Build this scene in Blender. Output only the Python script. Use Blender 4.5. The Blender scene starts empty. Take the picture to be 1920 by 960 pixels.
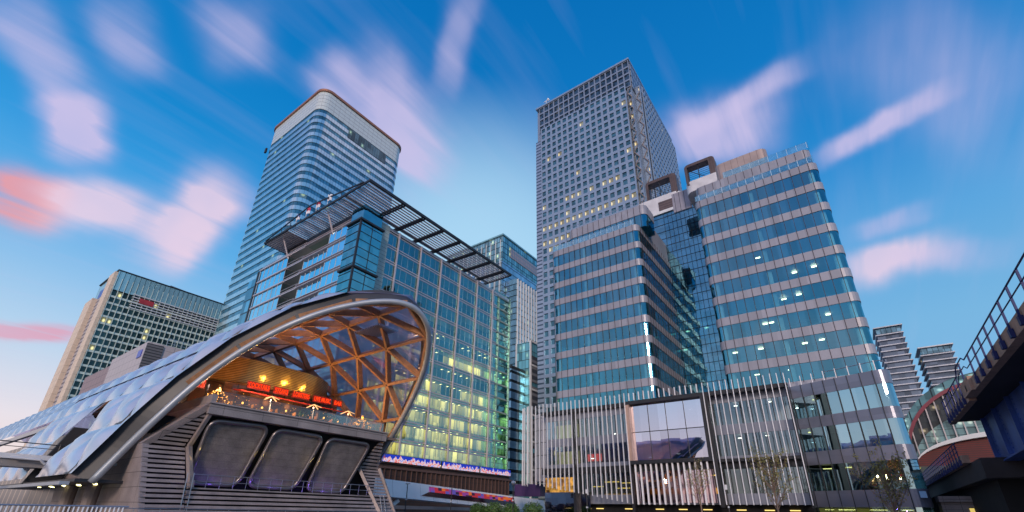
import bpy, math, random
from mathutils import Vector, Matrix
random.seed(7)
R = math.radians
S = bpy.context.scene

# ------------------------------------------------------------------ camera
CAMZ = 1.7
_f, _p, _r, _py, _az = 850.755678, 0.413670398, 0.0177361123, 587.229187, 0.936429625
cp, sp, cr, sr, ca, sa = math.cos(_p), math.sin(_p), math.cos(_r), math.sin(_r), math.cos(_az), math.sin(_az)
def _w(v): return Vector((ca*v[0]+sa*v[1], -sa*v[0]+ca*v[1], v[2]))
_r0 = Vector((1, 0, 0)); _f0 = Vector((0, cp, sp)); _u0 = Vector((0, -sp, cp))
rx, ux, fx = _w(cr*_r0+sr*_u0), _w(-sr*_r0+cr*_u0), _w(_f0)
cam_d = bpy.data.cameras.new("camera"); cam = bpy.data.objects.new("camera", cam_d)
S.collection.objects.link(cam)
cam.matrix_world = Matrix(((rx.x, ux.x, -fx.x, 0), (rx.y, ux.y, -fx.y, 0), (rx.z, ux.z, -fx.z, CAMZ), (0, 0, 0, 1)))
cam_d.sensor_width = 36; cam_d.lens = _f/1920*36; cam_d.shift_y = (_py-480)/1920
cam_d.clip_start = .1; cam_d.clip_end = 8000
S.camera = cam

# ------------------------------------------------------------------ sky
CLOUDS = [
 ((0.029, 0.848, 0.53), (0.372, 0.483, -0.793), (-0.928, 0.22, -0.301), 0.043, 0.037, 'lil', 1.0),
 ((0.02, 0.91, 0.414), (1.0, -0.026, 0.008), (0.018, 0.414, -0.91), 0.036, 0.039, 'cor', 1.0),
 ((0.086, 0.897, 0.434), (0.906, -0.251, 0.34), (0.414, 0.364, -0.834), 0.054, 0.041, 'pnk', 0.9),
 ((0.206, 0.861, 0.464), (0.284, -0.507, 0.814), (0.936, -0.036, -0.35), 0.084, 0.05, 'pnk', 0.85),
 ((0.217, 0.876, 0.431), (-0.959, 0.109, 0.261), (0.182, -0.47, 0.864), 0.026, 0.057, 'pnk', 0.5),
 ((0.409, 0.585, 0.7), (0.867, -0.01, -0.499), (-0.285, 0.811, -0.511), 0.099, 0.066, 'lil', 0.95),
 ((0.401, 0.431, 0.808), (-0.39, -0.718, 0.576), (0.829, -0.546, -0.12), 0.074, 0.026, 'lil', 0.32),
 ((0.287, 0.626, 0.725), (0.868, 0.15, -0.473), (-0.405, 0.765, -0.501), 0.039, 0.044, 'lil', 0.5),
 ((0.133, 0.683, 0.719), (0.613, 0.513, -0.601), (-0.779, 0.52, -0.35), 0.044, 0.05, 'lil', 0.38),
 ((0.023, 0.754, 0.656), (0.692, 0.461, -0.555), (-0.722, 0.467, -0.511), 0.044, 0.037, 'lil', 0.34),
 ((-0.047, 0.804, 0.592), (0.893, 0.299, -0.335), (-0.447, 0.513, -0.733), 0.052, 0.036, 'lil', 0.4),
 ((0.723, 0.04, 0.69), (0.057, 0.991, -0.117), (-0.689, 0.124, 0.714), 0.09, 0.023, 'lil', 0.8),
 ((0.746, 0.075, 0.662), (0.241, -0.957, -0.163), (0.621, 0.281, -0.732), 0.079, 0.057, 'lil', 0.95),
 ((0.795, -0.149, 0.588), (0.254, 0.962, -0.1), (-0.55, 0.229, 0.803), 0.073, 0.017, 'lil', 0.75),
 ((0.759, -0.237, 0.607), (0.434, -0.51, -0.742), (0.485, 0.827, -0.285), 0.126, 0.077, 'lil', 0.26),
 ((0.91, -0.127, 0.394), (-0.129, -0.991, -0.021), (0.393, -0.032, -0.919), 0.057, 0.032, 'pnk', 0.8),
 ((0.88, -0.135, 0.456), (-0.14, -0.99, -0.024), (0.454, -0.043, -0.89), 0.041, 0.02, 'lil', 0.4),
 ((0.088, 0.967, 0.24), (0.983, -0.123, 0.137), (0.162, 0.224, -0.961), 0.05, 0.014, 'ros', 0.9),
 ((0.908, -0.186, 0.376), (0.129, 0.977, 0.172), (-0.399, -0.108, 0.911), 0.053, 0.025, 'lil', 0.3),
 # clouds behind the viewer, seen in the glass
 ((-0.80, 0.35, 0.49), (0.4, 0.9, 0.0), (0.44, -0.2, -0.87), 0.40, 0.10, 'lil', 0.7),
 ((-0.85, -0.2, 0.30), (-0.2, 0.98, 0.0), (0.3, 0.06, -0.95), 0.50, 0.05, 'pnk', 0.7),
 ((0.33, -0.63, 0.70), (0.88, 0.46, 0.0), (-0.32, 0.62, 0.71), 0.25, 0.11, 'pnk', 0.8),  # unseen bank added to whiten what the banded tower's right face mirrors
]
def lin(r, g, b, a=1):
    f = lambda c: (c/255/12.92 if c/255 <= .04045 else ((c/255+.055)/1.055)**2.4)
    return (f(r), f(g), f(b), a)
W = bpy.data.worlds.new("World"); S.world = W; W.use_nodes = True
nt = W.node_tree; nt.nodes.clear()
def N(nt, t, **k):
    n = nt.nodes.new(t)
    for a, b in k.items(): setattr(n, a, b)
    return n
def M_(nt, op, a, b=None, clamp=False):
    n = N(nt, 'ShaderNodeMath', operation=op, use_clamp=clamp)
    for i, v in enumerate((a, b)):
        if v is None: continue
        if isinstance(v, (int, float)): n.inputs[i].default_value = v
        else: nt.links.new(v, n.inputs[i])
    return n.outputs[0]
def VM(nt, op, a, b=None, out=0):
    n = N(nt, 'ShaderNodeVectorMath', operation=op)
    for i, v in enumerate((a, b)):
        if v is None: continue
        if isinstance(v, (tuple, list)): n.inputs[i].default_value = v
        else: nt.links.new(v, n.inputs[i])
    return n.outputs[out]
def MIX(nt, f, a, b, typ='MIX'):
    n = N(nt, 'ShaderNodeMixRGB', blend_type=typ)
    for i, v in enumerate((f, a, b)):
        if isinstance(v, (int, float)): n.inputs[i].default_value = v
        elif isinstance(v, (tuple, list)): n.inputs[i].default_value = v
        else: nt.links.new(v, n.inputs[i])
    return n.outputs[0]
def RAMP(nt, f, stops, interp='LINEAR'):
    n = N(nt, 'ShaderNodeValToRGB'); n.color_ramp.interpolation = interp
    e = n.color_ramp.elements
    e[0].position = stops[0][0]; e[0].color = stops[0][1]; e[1].position = stops[-1][0]; e[1].color = stops[-1][1]
    for p, c in stops[1:-1]: e.new(p).color = c
    nt.links.new(f, n.inputs[0]); return n.outputs[0]
tc = N(nt, 'ShaderNodeTexCoord'); D = tc.outputs['Generated']
sep = N(nt, 'ShaderNodeSeparateXYZ'); nt.links.new(D, sep.inputs[0])
z = sep.outputs[2]
sideL = M_(nt, 'MULTIPLY_ADD', VM(nt, 'DOT_PRODUCT', D, (-.75, .66, 0), 1), .5, True)
sideL.node.inputs[2].default_value = .5
warm = RAMP(nt, z, [(0, lin(250, 222, 208)), (.12, lin(236, 228, 236)), (.25, lin(182, 214, 242)), (.42, lin(96, 178, 236)), (.52, lin(52, 156, 226)), (.62, lin(16, 136, 210)), (.75, lin(6, 122, 198)), (.88, lin(4, 110, 186))])
cool = RAMP(nt, z, [(0, lin(150, 176, 212)), (.15, lin(132, 186, 228)), (.30, lin(122, 184, 228)), (.45, lin(92, 168, 226)), (.57, lin(44, 142, 214)), (.68, lin(16, 126, 202)), (.88, lin(4, 110, 186))])
sky = MIX(nt, RAMP(nt, sideL, [(.3, (0, 0, 0, 1)), (.78, (1, 1, 1, 1))]), cool, warm)
glow = RAMP(nt, VM(nt, 'DOT_PRODUCT', D, (.68, .60, .42), 1), [(.89, (0, 0, 0, 1)), (1.0, (1, 1, 1, 1))], 'EASE')
sky = MIX(nt, M_(nt, 'MULTIPLY', glow, .85, True), sky, lin(186, 228, 252))
# cloud streaks
plane = VM(nt, 'DIVIDE', D, None)
comb = N(nt, 'ShaderNodeCombineXYZ'); zc = M_(nt, 'ADD', z, .12)
for i in range(3): nt.links.new(zc, comb.inputs[i])
nt.links.new(comb.outputs[0], plane.node.inputs[1])
mp = N(nt, 'ShaderNodeMapping'); mp.inputs['Rotation'].default_value = (0, 0, -R(36.5)); mp.inputs['Scale'].default_value = (.6, 5.5, 1)
nt.links.new(plane, mp.inputs[0])
no = N(nt, 'ShaderNodeTexNoise'); no.inputs['Scale'].default_value = 2.2; no.inputs['Detail'].default_value = 4; no.inputs['Roughness'].default_value = .5
nt.links.new(mp.outputs[0], no.inputs['Vector'])
no2 = N(nt, 'ShaderNodeTexNoise'); no2.inputs['Scale'].default_value = 5.5; no2.inputs['Detail'].default_value = 3
nt.links.new(D, no2.inputs['Vector'])
streak = M_(nt, 'SUBTRACT', M_(nt, 'ADD', M_(nt, 'MULTIPLY', no.outputs[0], 2.7), M_(nt, 'MULTIPLY', no2.outputs[0], 1.1)), .85)   # about 1.1 mean
Dw = VM(nt, 'ADD', D, None)
wv = VM(nt, 'SCALE', VM(nt, 'SUBTRACT', no2.outputs[1], (.5, .5, .5)), None); wv.node.inputs[3].default_value = .045
wv2 = N(nt, 'ShaderNodeTexNoise'); wv2.inputs['Scale'].default_value = 16; wv2.inputs['Detail'].default_value = 3; nt.links.new(D, wv2.inputs['Vector'])
wf = VM(nt, 'SCALE', VM(nt, 'SUBTRACT', wv2.outputs[1], (.5, .5, .5)), None); wf.node.inputs[3].default_value = .022
nt.links.new(VM(nt, 'ADD', wv, wf), Dw.node.inputs[1])
CC = {'lil': lin(208, 198, 236), 'cor': lin(252, 156, 150), 'pnk': lin(234, 212, 234), 'ros': lin(232, 156, 180)}
for c, a, b, s1, s2, col, op in CLOUDS:
    u = M_(nt, 'DIVIDE', VM(nt, 'DOT_PRODUCT', Dw, a, 1), s1*1.08)
    v = M_(nt, 'DIVIDE', VM(nt, 'DOT_PRODUCT', Dw, b, 1), s2*.92)
    off_u = sum(x*y for x, y in zip(c, a))/(s1*1.08); off_v = sum(x*y for x, y in zip(c, b))/(s2*.92)
    u = M_(nt, 'SUBTRACT', u, off_u); v = M_(nt, 'SUBTRACT', v, off_v)
    r2 = M_(nt, 'ADD', M_(nt, 'POWER', M_(nt, 'ABSOLUTE', u), 3.6), M_(nt, 'POWER', M_(nt, 'ABSOLUTE', v), 3.2))
    g = M_(nt, 'EXPONENT', M_(nt, 'MULTIPLY', r2, -.8))
    front = M_(nt, 'GREATER_THAN', VM(nt, 'DOT_PRODUCT', D, c, 1), 0.2)
    g = M_(nt, 'MULTIPLY', M_(nt, 'MULTIPLY', g, front), op)
    g = M_(nt, 'MINIMUM', M_(nt, 'MULTIPLY', g, streak, clamp=True), M_(nt, 'ADD', M_(nt, 'MULTIPLY', no2.outputs[0], .8), .42))
    sky = MIX(nt, g, sky, CC[col])
# faint overall streaks
thin = RAMP(nt, no.outputs[0], [(.50, (0, 0, 0, 1)), (.78, (1, 1, 1, 1))])
sky = MIX(nt, M_(nt, 'MULTIPLY', thin, .07), sky, CC['lil'])
SUN_DIR = Vector((-.84, -.50, .30)).normalized()
ns = N(nt, 'ShaderNodeTexSky'); ns.sky_type = 'NISHITA'; ns.sun_disc = False
ns.sun_elevation = math.asin(SUN_DIR.z); ns.sun_rotation = math.atan2(SUN_DIR.x, SUN_DIR.y)
bg = N(nt, 'ShaderNodeBackground'); bg.inputs[1].default_value = 1.0
bn = N(nt, 'ShaderNodeBackground'); bn.inputs[1].default_value = .05
nt.links.new(sky, bg.inputs[0]); nt.links.new(ns.outputs[0], bn.inputs[0])
mixs = N(nt, 'ShaderNodeMixShader'); mixs.inputs[0].default_value = .04
nt.links.new(bg.outputs[0], mixs.inputs[1]); nt.links.new(bn.outputs[0], mixs.inputs[2])
wo = N(nt, 'ShaderNodeOutputWorld'); nt.links.new(mixs.outputs[0], wo.inputs[0])
# ------------------------------------------------------------------ sun, exposure
sd = bpy.data.lights.new("sun", 'SUN'); sd.energy = 1.9; sd.angle = R(12); sd.color = (1, .80, .66)
so = bpy.data.objects.new("sun", sd); S.collection.objects.link(so)
so.rotation_euler = (-SUN_DIR).to_track_quat('-Z', 'Y').to_euler()
S.view_settings.view_transform = 'Standard'; S.view_settings.look = 'None'
S.view_settings.exposure = 0.0; S.view_settings.gamma = 1; S.view_settings.use_curve_mapping = False
try:
    S.cycles.transparent_max_bounces = 14; S.cycles.max_bounces = 6; S.cycles.glossy_bounces = 3
    S.cycles.sample_clamp_indirect = 4
except Exception: pass

# ------------------------------------------------------------------ mesh helper
class MB:
    def __init__(s): s.v = []; s.f = []
    def quad(s, a, b, c, d): n = len(s.v); s.v += [tuple(a), tuple(b), tuple(c), tuple(d)]; s.f.append((n, n+1, n+2, n+3)); return s
    def tri(s, a, b, c): n = len(s.v); s.v += [tuple(a), tuple(b), tuple(c)]; s.f.append((n, n+1, n+2)); return s
    def poly(s, p): n = len(s.v); s.v += [tuple(q) for q in p]; s.f.append(tuple(range(n, n+len(p)))); return s
    def hexa(s, a, b):   # two quads of matching corners
        n = len(s.v); s.v += [tuple(q) for q in a]+[tuple(q) for q in b]
        s.f += [(n+3, n+2, n+1, n), (n+4, n+5, n+6, n+7)]
        for i in range(4): j = (i+1) % 4; s.f.append((n+i, n+j, n+4+j, n+4+i))
        return s
    def box(s, x0, x1, y0, y1, z0, z1):
        return s.hexa([(x0, y0, z0), (x1, y0, z0), (x1, y1, z0), (x0, y1, z0)], [(x0, y0, z1), (x1, y0, z1), (x1, y1, z1), (x0, y1, z1)])
    def beam(s, p, q, w, h, up=(0, 0, 1)):
        p = Vector(p); q = Vector(q); d = (q-p).normalized(); up = Vector(up)
        sd_ = d.cross(up)
        if sd_.length < 1e-4: sd_ = d.cross(Vector((1, 0, 0)))
        sd_.normalize(); u = sd_.cross(d).normalized()
        a = [p+sd_*i*w/2+u*j*h/2 for i, j in ((-1, -1), (1, -1), (1, 1), (-1, 1))]
        b = [x+(q-p) for x in a]
        return s.hexa(a, b)
    def tube(s, pts, r, n=8, closed=False):
        pts = [Vector(p) for p in pts]; m = len(pts); base = len(s.v); up = Vector((0, 0, 1)); prev = None
        for i, p in enumerate(pts):
            a = pts[(i-1) % m] if (closed or i > 0) else p; b = pts[(i+1) % m] if (closed or i < m-1) else p
            d = (b-a).normalized()
            if prev is None:
                x = d.cross(up)
                if x.length < 1e-3: x = d.cross(Vector((1, 0, 0)))
            else: x = prev-d*prev.dot(d)
            x.normalize(); prev = x; y = d.cross(x)
            rr_ = r[i] if isinstance(r, (list, tuple)) else r
            for k in range(n):
                t = 2*math.pi*k/n; s.v.append(tuple(p+x*math.cos(t)*rr_+y*math.sin(t)*rr_))
        for i in range(m if closed else m-1):
            for k in range(n):
                j = (i+1) % m; s.f.append((base+i*n+k, base+i*n+(k+1) % n, base+j*n+(k+1) % n, base+j*n+k))
        if not closed:
            s.f.append(tuple(base+k for k in range(n))[::-1]); s.f.append(tuple(base+(m-1)*n+k for k in range(n)))
        return s
    def prism(s, o, z0, z1, caps=True):
        n = len(o); b = len(s.v)
        s.v += [(x, y, z0) for x, y in o]+[(x, y, z1) for x, y in o]
        for i in range(n): j = (i+1) % n; s.f.append((b+i, b+j, b+n+j, b+n+i))
        if caps: s.f.append(tuple(b+i for i in range(n))[::-1]); s.f.append(tuple(b+n+i for i in range(n)))
        return s
    def sphere(s, c, r, n=6, m=4):
        b = len(s.v); c = Vector(c)
        for i in range(m+1):
            t = math.pi*i/m
            for k in range(n):
                a = 2*math.pi*k/n; s.v.append((c.x+r*math.sin(t)*math.cos(a), c.y+r*math.sin(t)*math.sin(a), c.z+r*math.cos(t)))
        for i in range(m):
            for k in range(n): s.f.append((b+i*n+k, b+(i+1)*n+k, b+(i+1)*n+(k+1) % n, b+i*n+(k+1) % n))
        return s
    def add(s, o): n = len(s.v); s.v += o.v; s.f += [tuple(i+n for i in f) for f in o.f]; return s
    def centre(s):
        n = len(s.v); return (sum(v[0] for v in s.v)/n, sum(v[1] for v in s.v)/n, sum(v[2] for v in s.v)/n)
def obj(name, mb, mat, parent=None, smooth=False, label=None, kind=None):
    me = bpy.data.meshes.new(name); me.from_pydata(mb.v, [], mb.f); me.materials.append(mat); me.update()
    if smooth:
        me.polygons.foreach_set('use_smooth', [True]*len(me.polygons))
    o = bpy.data.objects.new(name, me); S.collection.objects.link(o)
    if parent:
        o.parent = parent
        if parent.type == 'EMPTY': o.matrix_parent_inverse = Matrix.Translation(-parent.location)
    if label: o['label'] = label
    if kind: o['kind'] = kind
    return o
def thing(name, label, cat, loc=(0, 0, 0), group=None):
    o = bpy.data.objects.new(name, None); S.collection.objects.link(o); o.location = loc; o.empty_display_size = .5
    o['label'] = label; o['category'] = cat
    if group: o['group'] = group
    return o
def tag(o, label, cat, group=None):
    o['label'] = label; o['category'] = cat
    if group: o['group'] = group
    return o
def struct(name, mb, mat, smooth=False):
    o = obj(name, mb, mat, smooth=smooth); o['kind'] = 'structure'; return o
def many(name, mbs, mat, parent, smooth=False, rank=None, limit=100):
    """the nearest hundred as parts of their own, what is left as one stuff part; mat may be a list matched to mbs"""
    mats = mat if isinstance(mat, list) else [mat]*len(mbs)
    def near(m):
        c = m.centre(); return c[0]**2+c[1]**2+c[2]**2
    order = sorted(range(len(mbs)), key=lambda i: (rank or near)(mbs[i]))
    for i in order[:limit]: obj(name, mbs[i], mats[i], parent, smooth)
    rest = {}
    for i in order[limit:]: rest.setdefault(mats[i].name, (mats[i], MB()))[1].add(mbs[i])
    if rest:
        me_m = MB(); idx = []
        for k, (mt, mb) in enumerate(rest.values()): me_m.add(mb); idx += [k]*len(mb.f)
        ms = [v[0] for v in rest.values()]
        o = obj(name, me_m, ms[0], parent, smooth, kind='stuff')
        for m in ms[1:]: o.data.materials.append(m)
        o.data.polygons.foreach_set('material_index', idx)
def dup(root, loc, rotz=0, label=None, group=None, scale=1):
    r = root.copy(); S.collection.objects.link(r); r.location = loc; r.rotation_euler = (0, 0, rotz); r.scale = (scale,)*3
    if label: r['label'] = label
    if group: r['group'] = group
    for ch in list(root.children):
        c = ch.copy(); S.collection.objects.link(c); c.parent = r
        for g in list(ch.children):
            d = g.copy(); S.collection.objects.link(d); d.parent = c
    return r
def rr(x0, x1, y0, y1, r, inset=0, seg=6, corners='1111'):
    """rounded rectangle, counter clockwise from the (x0,y0) corner"""
    x0 += inset; y0 += inset; x1 -= inset; y1 -= inset; r = max(.01, r-inset); o = []
    for k, (cx, cy, a) in enumerate(((x0, y0, 180), (x1, y0, 270), (x1, y1, 0), (x0, y1, 90))):
        sx = 1 if cx == x0 else -1; sy = 1 if cy == y0 else -1
        if corners[k] == '0': o.append((cx, cy)); continue
        for i in range(seg+1):
            t = R(a+90*i/seg); o.append((cx+sx*r+r*math.cos(t), cy+sy*r+r*math.sin(t)))
    return o

# ------------------------------------------------------------------ materials
def newmat(name):
    m = bpy.data.materials.new(name); m.use_nodes = True; t = m.node_tree; t.nodes.clear()
    out = N(t, 'ShaderNodeOutputMaterial'); return m, t, out
def face_u(t):
    """distance along a wall: y on walls facing +-X, x on walls facing +-Y"""
    c = N(t, 'ShaderNodeTexCoord'); s = N(t, 'ShaderNodeSeparateXYZ'); t.links.new(c.outputs['Object'], s.inputs[0])
    g = N(t, 'ShaderNodeNewGeometry'); n = N(t, 'ShaderNodeSeparateXYZ'); t.links.new(g.outputs['Normal'], n.inputs[0])
    k = M_(t, 'GREATER_THAN', M_(t, 'ABSOLUTE', n.outputs[0]), .7)
    a = M_(t, 'MULTIPLY', s.outputs[1], k); b = M_(t, 'MULTIPLY', s.outputs[0], M_(t, 'SUBTRACT', 1, k))
    return M_(t, 'ADD', a, b), s.outputs[2], c.outputs['Object']
def stripes(t, u, per, w, off=0.0):
    f = M_(t, 'FRACT', M_(t, 'DIVIDE', M_(t, 'ADD', u, 1000*per+off), per)); return M_(t, 'LESS_THAN', f, w/per)
def cell(t, u, pu, z_, pz, seed=0.0, ou=0, oz=0):
    a = M_(t, 'FLOOR', M_(t, 'DIVIDE', M_(t, 'ADD', u, ou), pu)); b = M_(t, 'FLOOR', M_(t, 'DIVIDE', M_(t, 'ADD', z_, oz), pz))
    c = N(t, 'ShaderNodeCombineXYZ'); t.links.new(a, c.inputs[0]); t.links.new(b, c.inputs[1]); c.inputs[2].default_value = seed
    w = N(t, 'ShaderNodeTexWhiteNoise'); w.noise_dimensions = '3D'; t.links.new(c.outputs[0], w.inputs['Vector']); return w.outputs['Value']
def pmat(name, col, rough=.6, metal=0, var=.12, vs=.6, lu=None, lz=None, lcol=(.03, .03, .035, 1), spec=.5, cellvar=None, bump=0, fine=0, coat=0):
    m, t, out = newmat(name); b = N(t, 'ShaderNodeBsdfPrincipled'); t.links.new(b.outputs[0], out.inputs[0])
    u, z_, oc = face_u(t)
    n = N(t, 'ShaderNodeTexNoise'); n.inputs['Scale'].default_value = vs; n.inputs['Detail'].default_value = 6; t.links.new(oc, n.inputs['Vector'])
    c0 = tuple(c*(1-var) for c in col[:3])+(1,); c1 = tuple(min(1, c*(1+var)) for c in col[:3])+(1,)
    c = RAMP(t, n.outputs[0], [(.3, c0), (.7, c1)])
    if fine:
        n3 = N(t, 'ShaderNodeTexNoise'); n3.inputs['Scale'].default_value = 14; n3.inputs['Detail'].default_value = 3; t.links.new(oc, n3.inputs['Vector'])
        c = MIX(t, fine, c, RAMP(t, n3.outputs[0], [(.35, (.55, .55, .55, 1)), (.65, (1.15, 1.15, 1.15, 1))]), 'MULTIPLY')
    if cellvar:
        pu, pz, amt = cellvar; w = cell(t, u, pu, z_, pz)
        c = MIX(t, 1, c, RAMP(t, w, [(0, (1-amt,)*3+(1,)), (1, (1+amt,)*3+(1,))]), 'MULTIPLY')
    if lu: c = MIX(t, stripes(t, u, *lu), c, lcol)
    if lz: c = MIX(t, stripes(t, z_, *lz), c, lcol)
    t.links.new(c, b.inputs['Base Color']); b.inputs['Metallic'].default_value = metal
    b.inputs['Specular IOR Level'].default_value = spec; b.inputs['Coat Weight'].default_value = coat
    t.links.new(M_(t, 'MULTIPLY_ADD', n.outputs[0], .25*rough), b.inputs['Roughness']); t.nodes[-1].inputs[2].default_value = rough*.85
    if bump:
        bp = N(t, 'ShaderNodeBump'); bp.inputs['Strength'].default_value = bump; n2 = N(t, 'ShaderNodeTexNoise'); n2.inputs['Scale'].default_value = vs*6
        t.links.new(oc, n2.inputs['Vector']); t.links.new(n2.outputs[0], bp.inputs['Height']); t.links.new(bp.outputs[0], b.inputs['Normal'])
    return m
def winmat(name, base, metal=.6, rough=.06, lit=.05, pu=3, pz=4, litcol=(1, .8, .45), e=1.2, seed=0, varc=.5, lu=None, lz=None, spot=True, wob=.02, oz=0, ou=0):
    """mirror-coated office glass seen from outside: tint varies pane by pane, some rooms lit"""
    m, t, out = newmat(name); b = N(t, 'ShaderNodeBsdfPrincipled'); t.links.new(b.outputs[0], out.inputs[0])
    u, z_, oc = face_u(t)
    w = cell(t, u, pu, z_, pz, seed, ou, oz); w2 = cell(t, u, pu, z_, pz, seed+5, ou, oz)
    c = RAMP(t, w, [(0, tuple(x*(1-varc) for x in base[:3])+(1,)), (1, tuple(min(1, x*(1+varc)) for x in base[:3])+(1,))])
    if lu: c = MIX(t, stripes(t, u, *lu), c, (.02, .03, .035, 1))
    if lz: c = MIX(t, stripes(t, z_, *lz), c, (.02, .03, .035, 1))
    t.links.new(c, b.inputs['Base Color']); b.inputs['Metallic'].default_value = metal; b.inputs['Roughness'].default_value = rough
    n = N(t, 'ShaderNodeTexNoise'); n.inputs['Scale'].default_value = .35; t.links.new(oc, n.inputs['Vector'])
    cmb = N(t, 'ShaderNodeVectorMath', operation='SUBTRACT'); t.links.new(n.outputs[1], cmb.inputs[0]); cmb.inputs[1].default_value = (.5, .5, .5)
    cw = N(t, 'ShaderNodeVectorMath', operation='SCALE'); t.links.new(cmb.outputs[0], cw.inputs[0]); cw.inputs[3].default_value = wob*2
    wn = N(t, 'ShaderNodeTexWhiteNoise'); wn.noise_dimensions = '1D'; t.links.new(w, wn.inputs['W'])
    cv = N(t, 'ShaderNodeVectorMath', operation='SUBTRACT'); t.links.new(wn.outputs['Color'], cv.inputs[0]); cv.inputs[1].default_value = (.5, .5, .5)
    cs = N(t, 'ShaderNodeVectorMath', operation='SCALE'); t.links.new(cv.outputs[0], cs.inputs[0]); cs.inputs[3].default_value = wob
    g = N(t, 'ShaderNodeNewGeometry'); na = VM(t, 'ADD', VM(t, 'ADD', g.outputs['Normal'], cw.outputs[0]), cs.outputs[0])
    t.links.new(VM(t, 'NORMALIZE', na), b.inputs['Normal'])
    if lit > 0:
        k = M_(t, 'LESS_THAN', w2, lit)
        if spot:
            fu = M_(t, 'FRACT', M_(t, 'DIVIDE', M_(t, 'ADD', u, ou), pu)); fz = M_(t, 'FRACT', M_(t, 'DIVIDE', M_(t, 'ADD', z_, oz), pz))
            du = M_(t, 'SUBTRACT', fu, .5); dz = M_(t, 'SUBTRACT', fz, .55)
            r2 = M_(t, 'ADD', M_(t, 'MULTIPLY', du, du), M_(t, 'MULTIPLY', dz, dz))
            fall = M_(t, 'MAXIMUM', M_(t, 'SUBTRACT', 1, M_(t, 'MULTIPLY', r2, 9)), .12)
        else:
            v = N(t, 'ShaderNodeTexNoise'); v.inputs['Scale'].default_value = 1.6; v.inputs['Detail'].default_value = 4; t.links.new(oc, v.inputs['Vector'])
            fall = RAMP(t, v.outputs[0], [(.35, (.1, .1, .1, 1)), (.7, (1, 1, 1, 1))])
        b.inputs['Emission Color'].default_value = litcol+(1,)
        t.links.new(M_(t, 'MULTIPLY', M_(t, 'MULTIPLY', k, fall), e), b.inputs['Emission Strength'])
    return m
def glass(name, tint=(.35, .6, .65), refl=(.8, .95, 1), base=.28, rough=.015, wob=.012, pu=1.43, pz=4.08, seed=0):
    """see-through glazing: part of the light passes tinted, part is mirrored, more so at grazing angles"""
    m, t, out = newmat(name)
    tr = N(t, 'ShaderNodeBsdfTransparent'); tr.inputs[0].default_value = tint+(1,)
    gl = N(t, 'ShaderNodeBsdfGlossy'); gl.inputs[0].default_value = refl+(1,); gl.inputs['Roughness'].default_value = rough
    u, z_, oc = face_u(t); w = cell(t, u, pu, z_, pz, seed)
    wn = N(t, 'ShaderNodeTexWhiteNoise'); wn.noise_dimensions = '1D'; t.links.new(w, wn.inputs['W'])
    cv = VM(t, 'SUBTRACT', wn.outputs['Color'], (.5, .5, .5)); cs = N(t, 'ShaderNodeVectorMath', operation='SCALE'); t.links.new(cv, cs.inputs[0]); cs.inputs[3].default_value = wob
    n = N(t, 'ShaderNodeTexNoise'); n.inputs['Scale'].default_value = .5; t.links.new(oc, n.inputs['Vector'])
    nv = N(t, 'ShaderNodeVectorMath', operation='SCALE'); t.links.new(VM(t, 'SUBTRACT', n.outputs[1], (.5, .5, .5)), nv.inputs[0]); nv.inputs[3].default_value = wob*2
    g = N(t, 'ShaderNodeNewGeometry'); t.links.new(VM(t, 'NORMALIZE', VM(t, 'ADD', VM(t, 'ADD', g.outputs['Normal'], cs.outputs[0]), nv.outputs[0])), gl.inputs['Normal'])
    lw = N(t, 'ShaderNodeLayerWeight'); lw.inputs[0].default_value = .45
    f = M_(t, 'ADD', M_(t, 'MULTIPLY', lw.outputs['Fresnel'], .6), base, clamp=True)
    f = M_(t, 'MULTIPLY', f, M_(t, 'ADD', M_(t, 'MULTIPLY', w, .3), .85), clamp=True)
    mx = N(t, 'ShaderNodeMixShader'); t.links.new(f, mx.inputs[0]); t.links.new(tr.outputs[0], mx.inputs[1]); t.links.new(gl.outputs[0], mx.inputs[2])
    t.links.new(mx.outputs[0], out.inputs[0]); return m
def emat(name, col, e):
    m, t, out = newmat(name); em = N(t, 'ShaderNodeEmission'); em.inputs[0].default_value = col+(1,); em.inputs[1].default_value = e
    t.links.new(em.outputs[0], out.inputs[0]); return m

G = {}
G['ground'] = pmat('paving', (.16, .15, .15), .7, var=.2)
G['water'] = pmat('dock_water', (.02, .035, .05), .08, var=.1, bump=.3)
G['white'] = pmat('white_paint', (.72, .72, .74), .45, var=.06)
G['steel'] = pmat('brushed_steel', (.42, .43, .46), .35, .8, var=.1)
G['dark'] = pmat('dark_metal', (.03, .03, .035), .45, .3, var=.2)
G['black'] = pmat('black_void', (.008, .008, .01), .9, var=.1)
G['fin'] = pmat('pale_fin', (.90, .87, .87), .35, .0, var=.05)

# ------------------------------------------------------------------ ground and dock
struct('ground', MB().quad((-3000, -3000, 0), (3000, -3000, 0), (3000, 3000, 0), (-3000, 3000, 0)), G['ground'])
struct('dock_water', MB().quad((-120, 24, .004), (60, 24, .004), (60, 37, .004), (-120, 37, .004)), G['water'])

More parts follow.
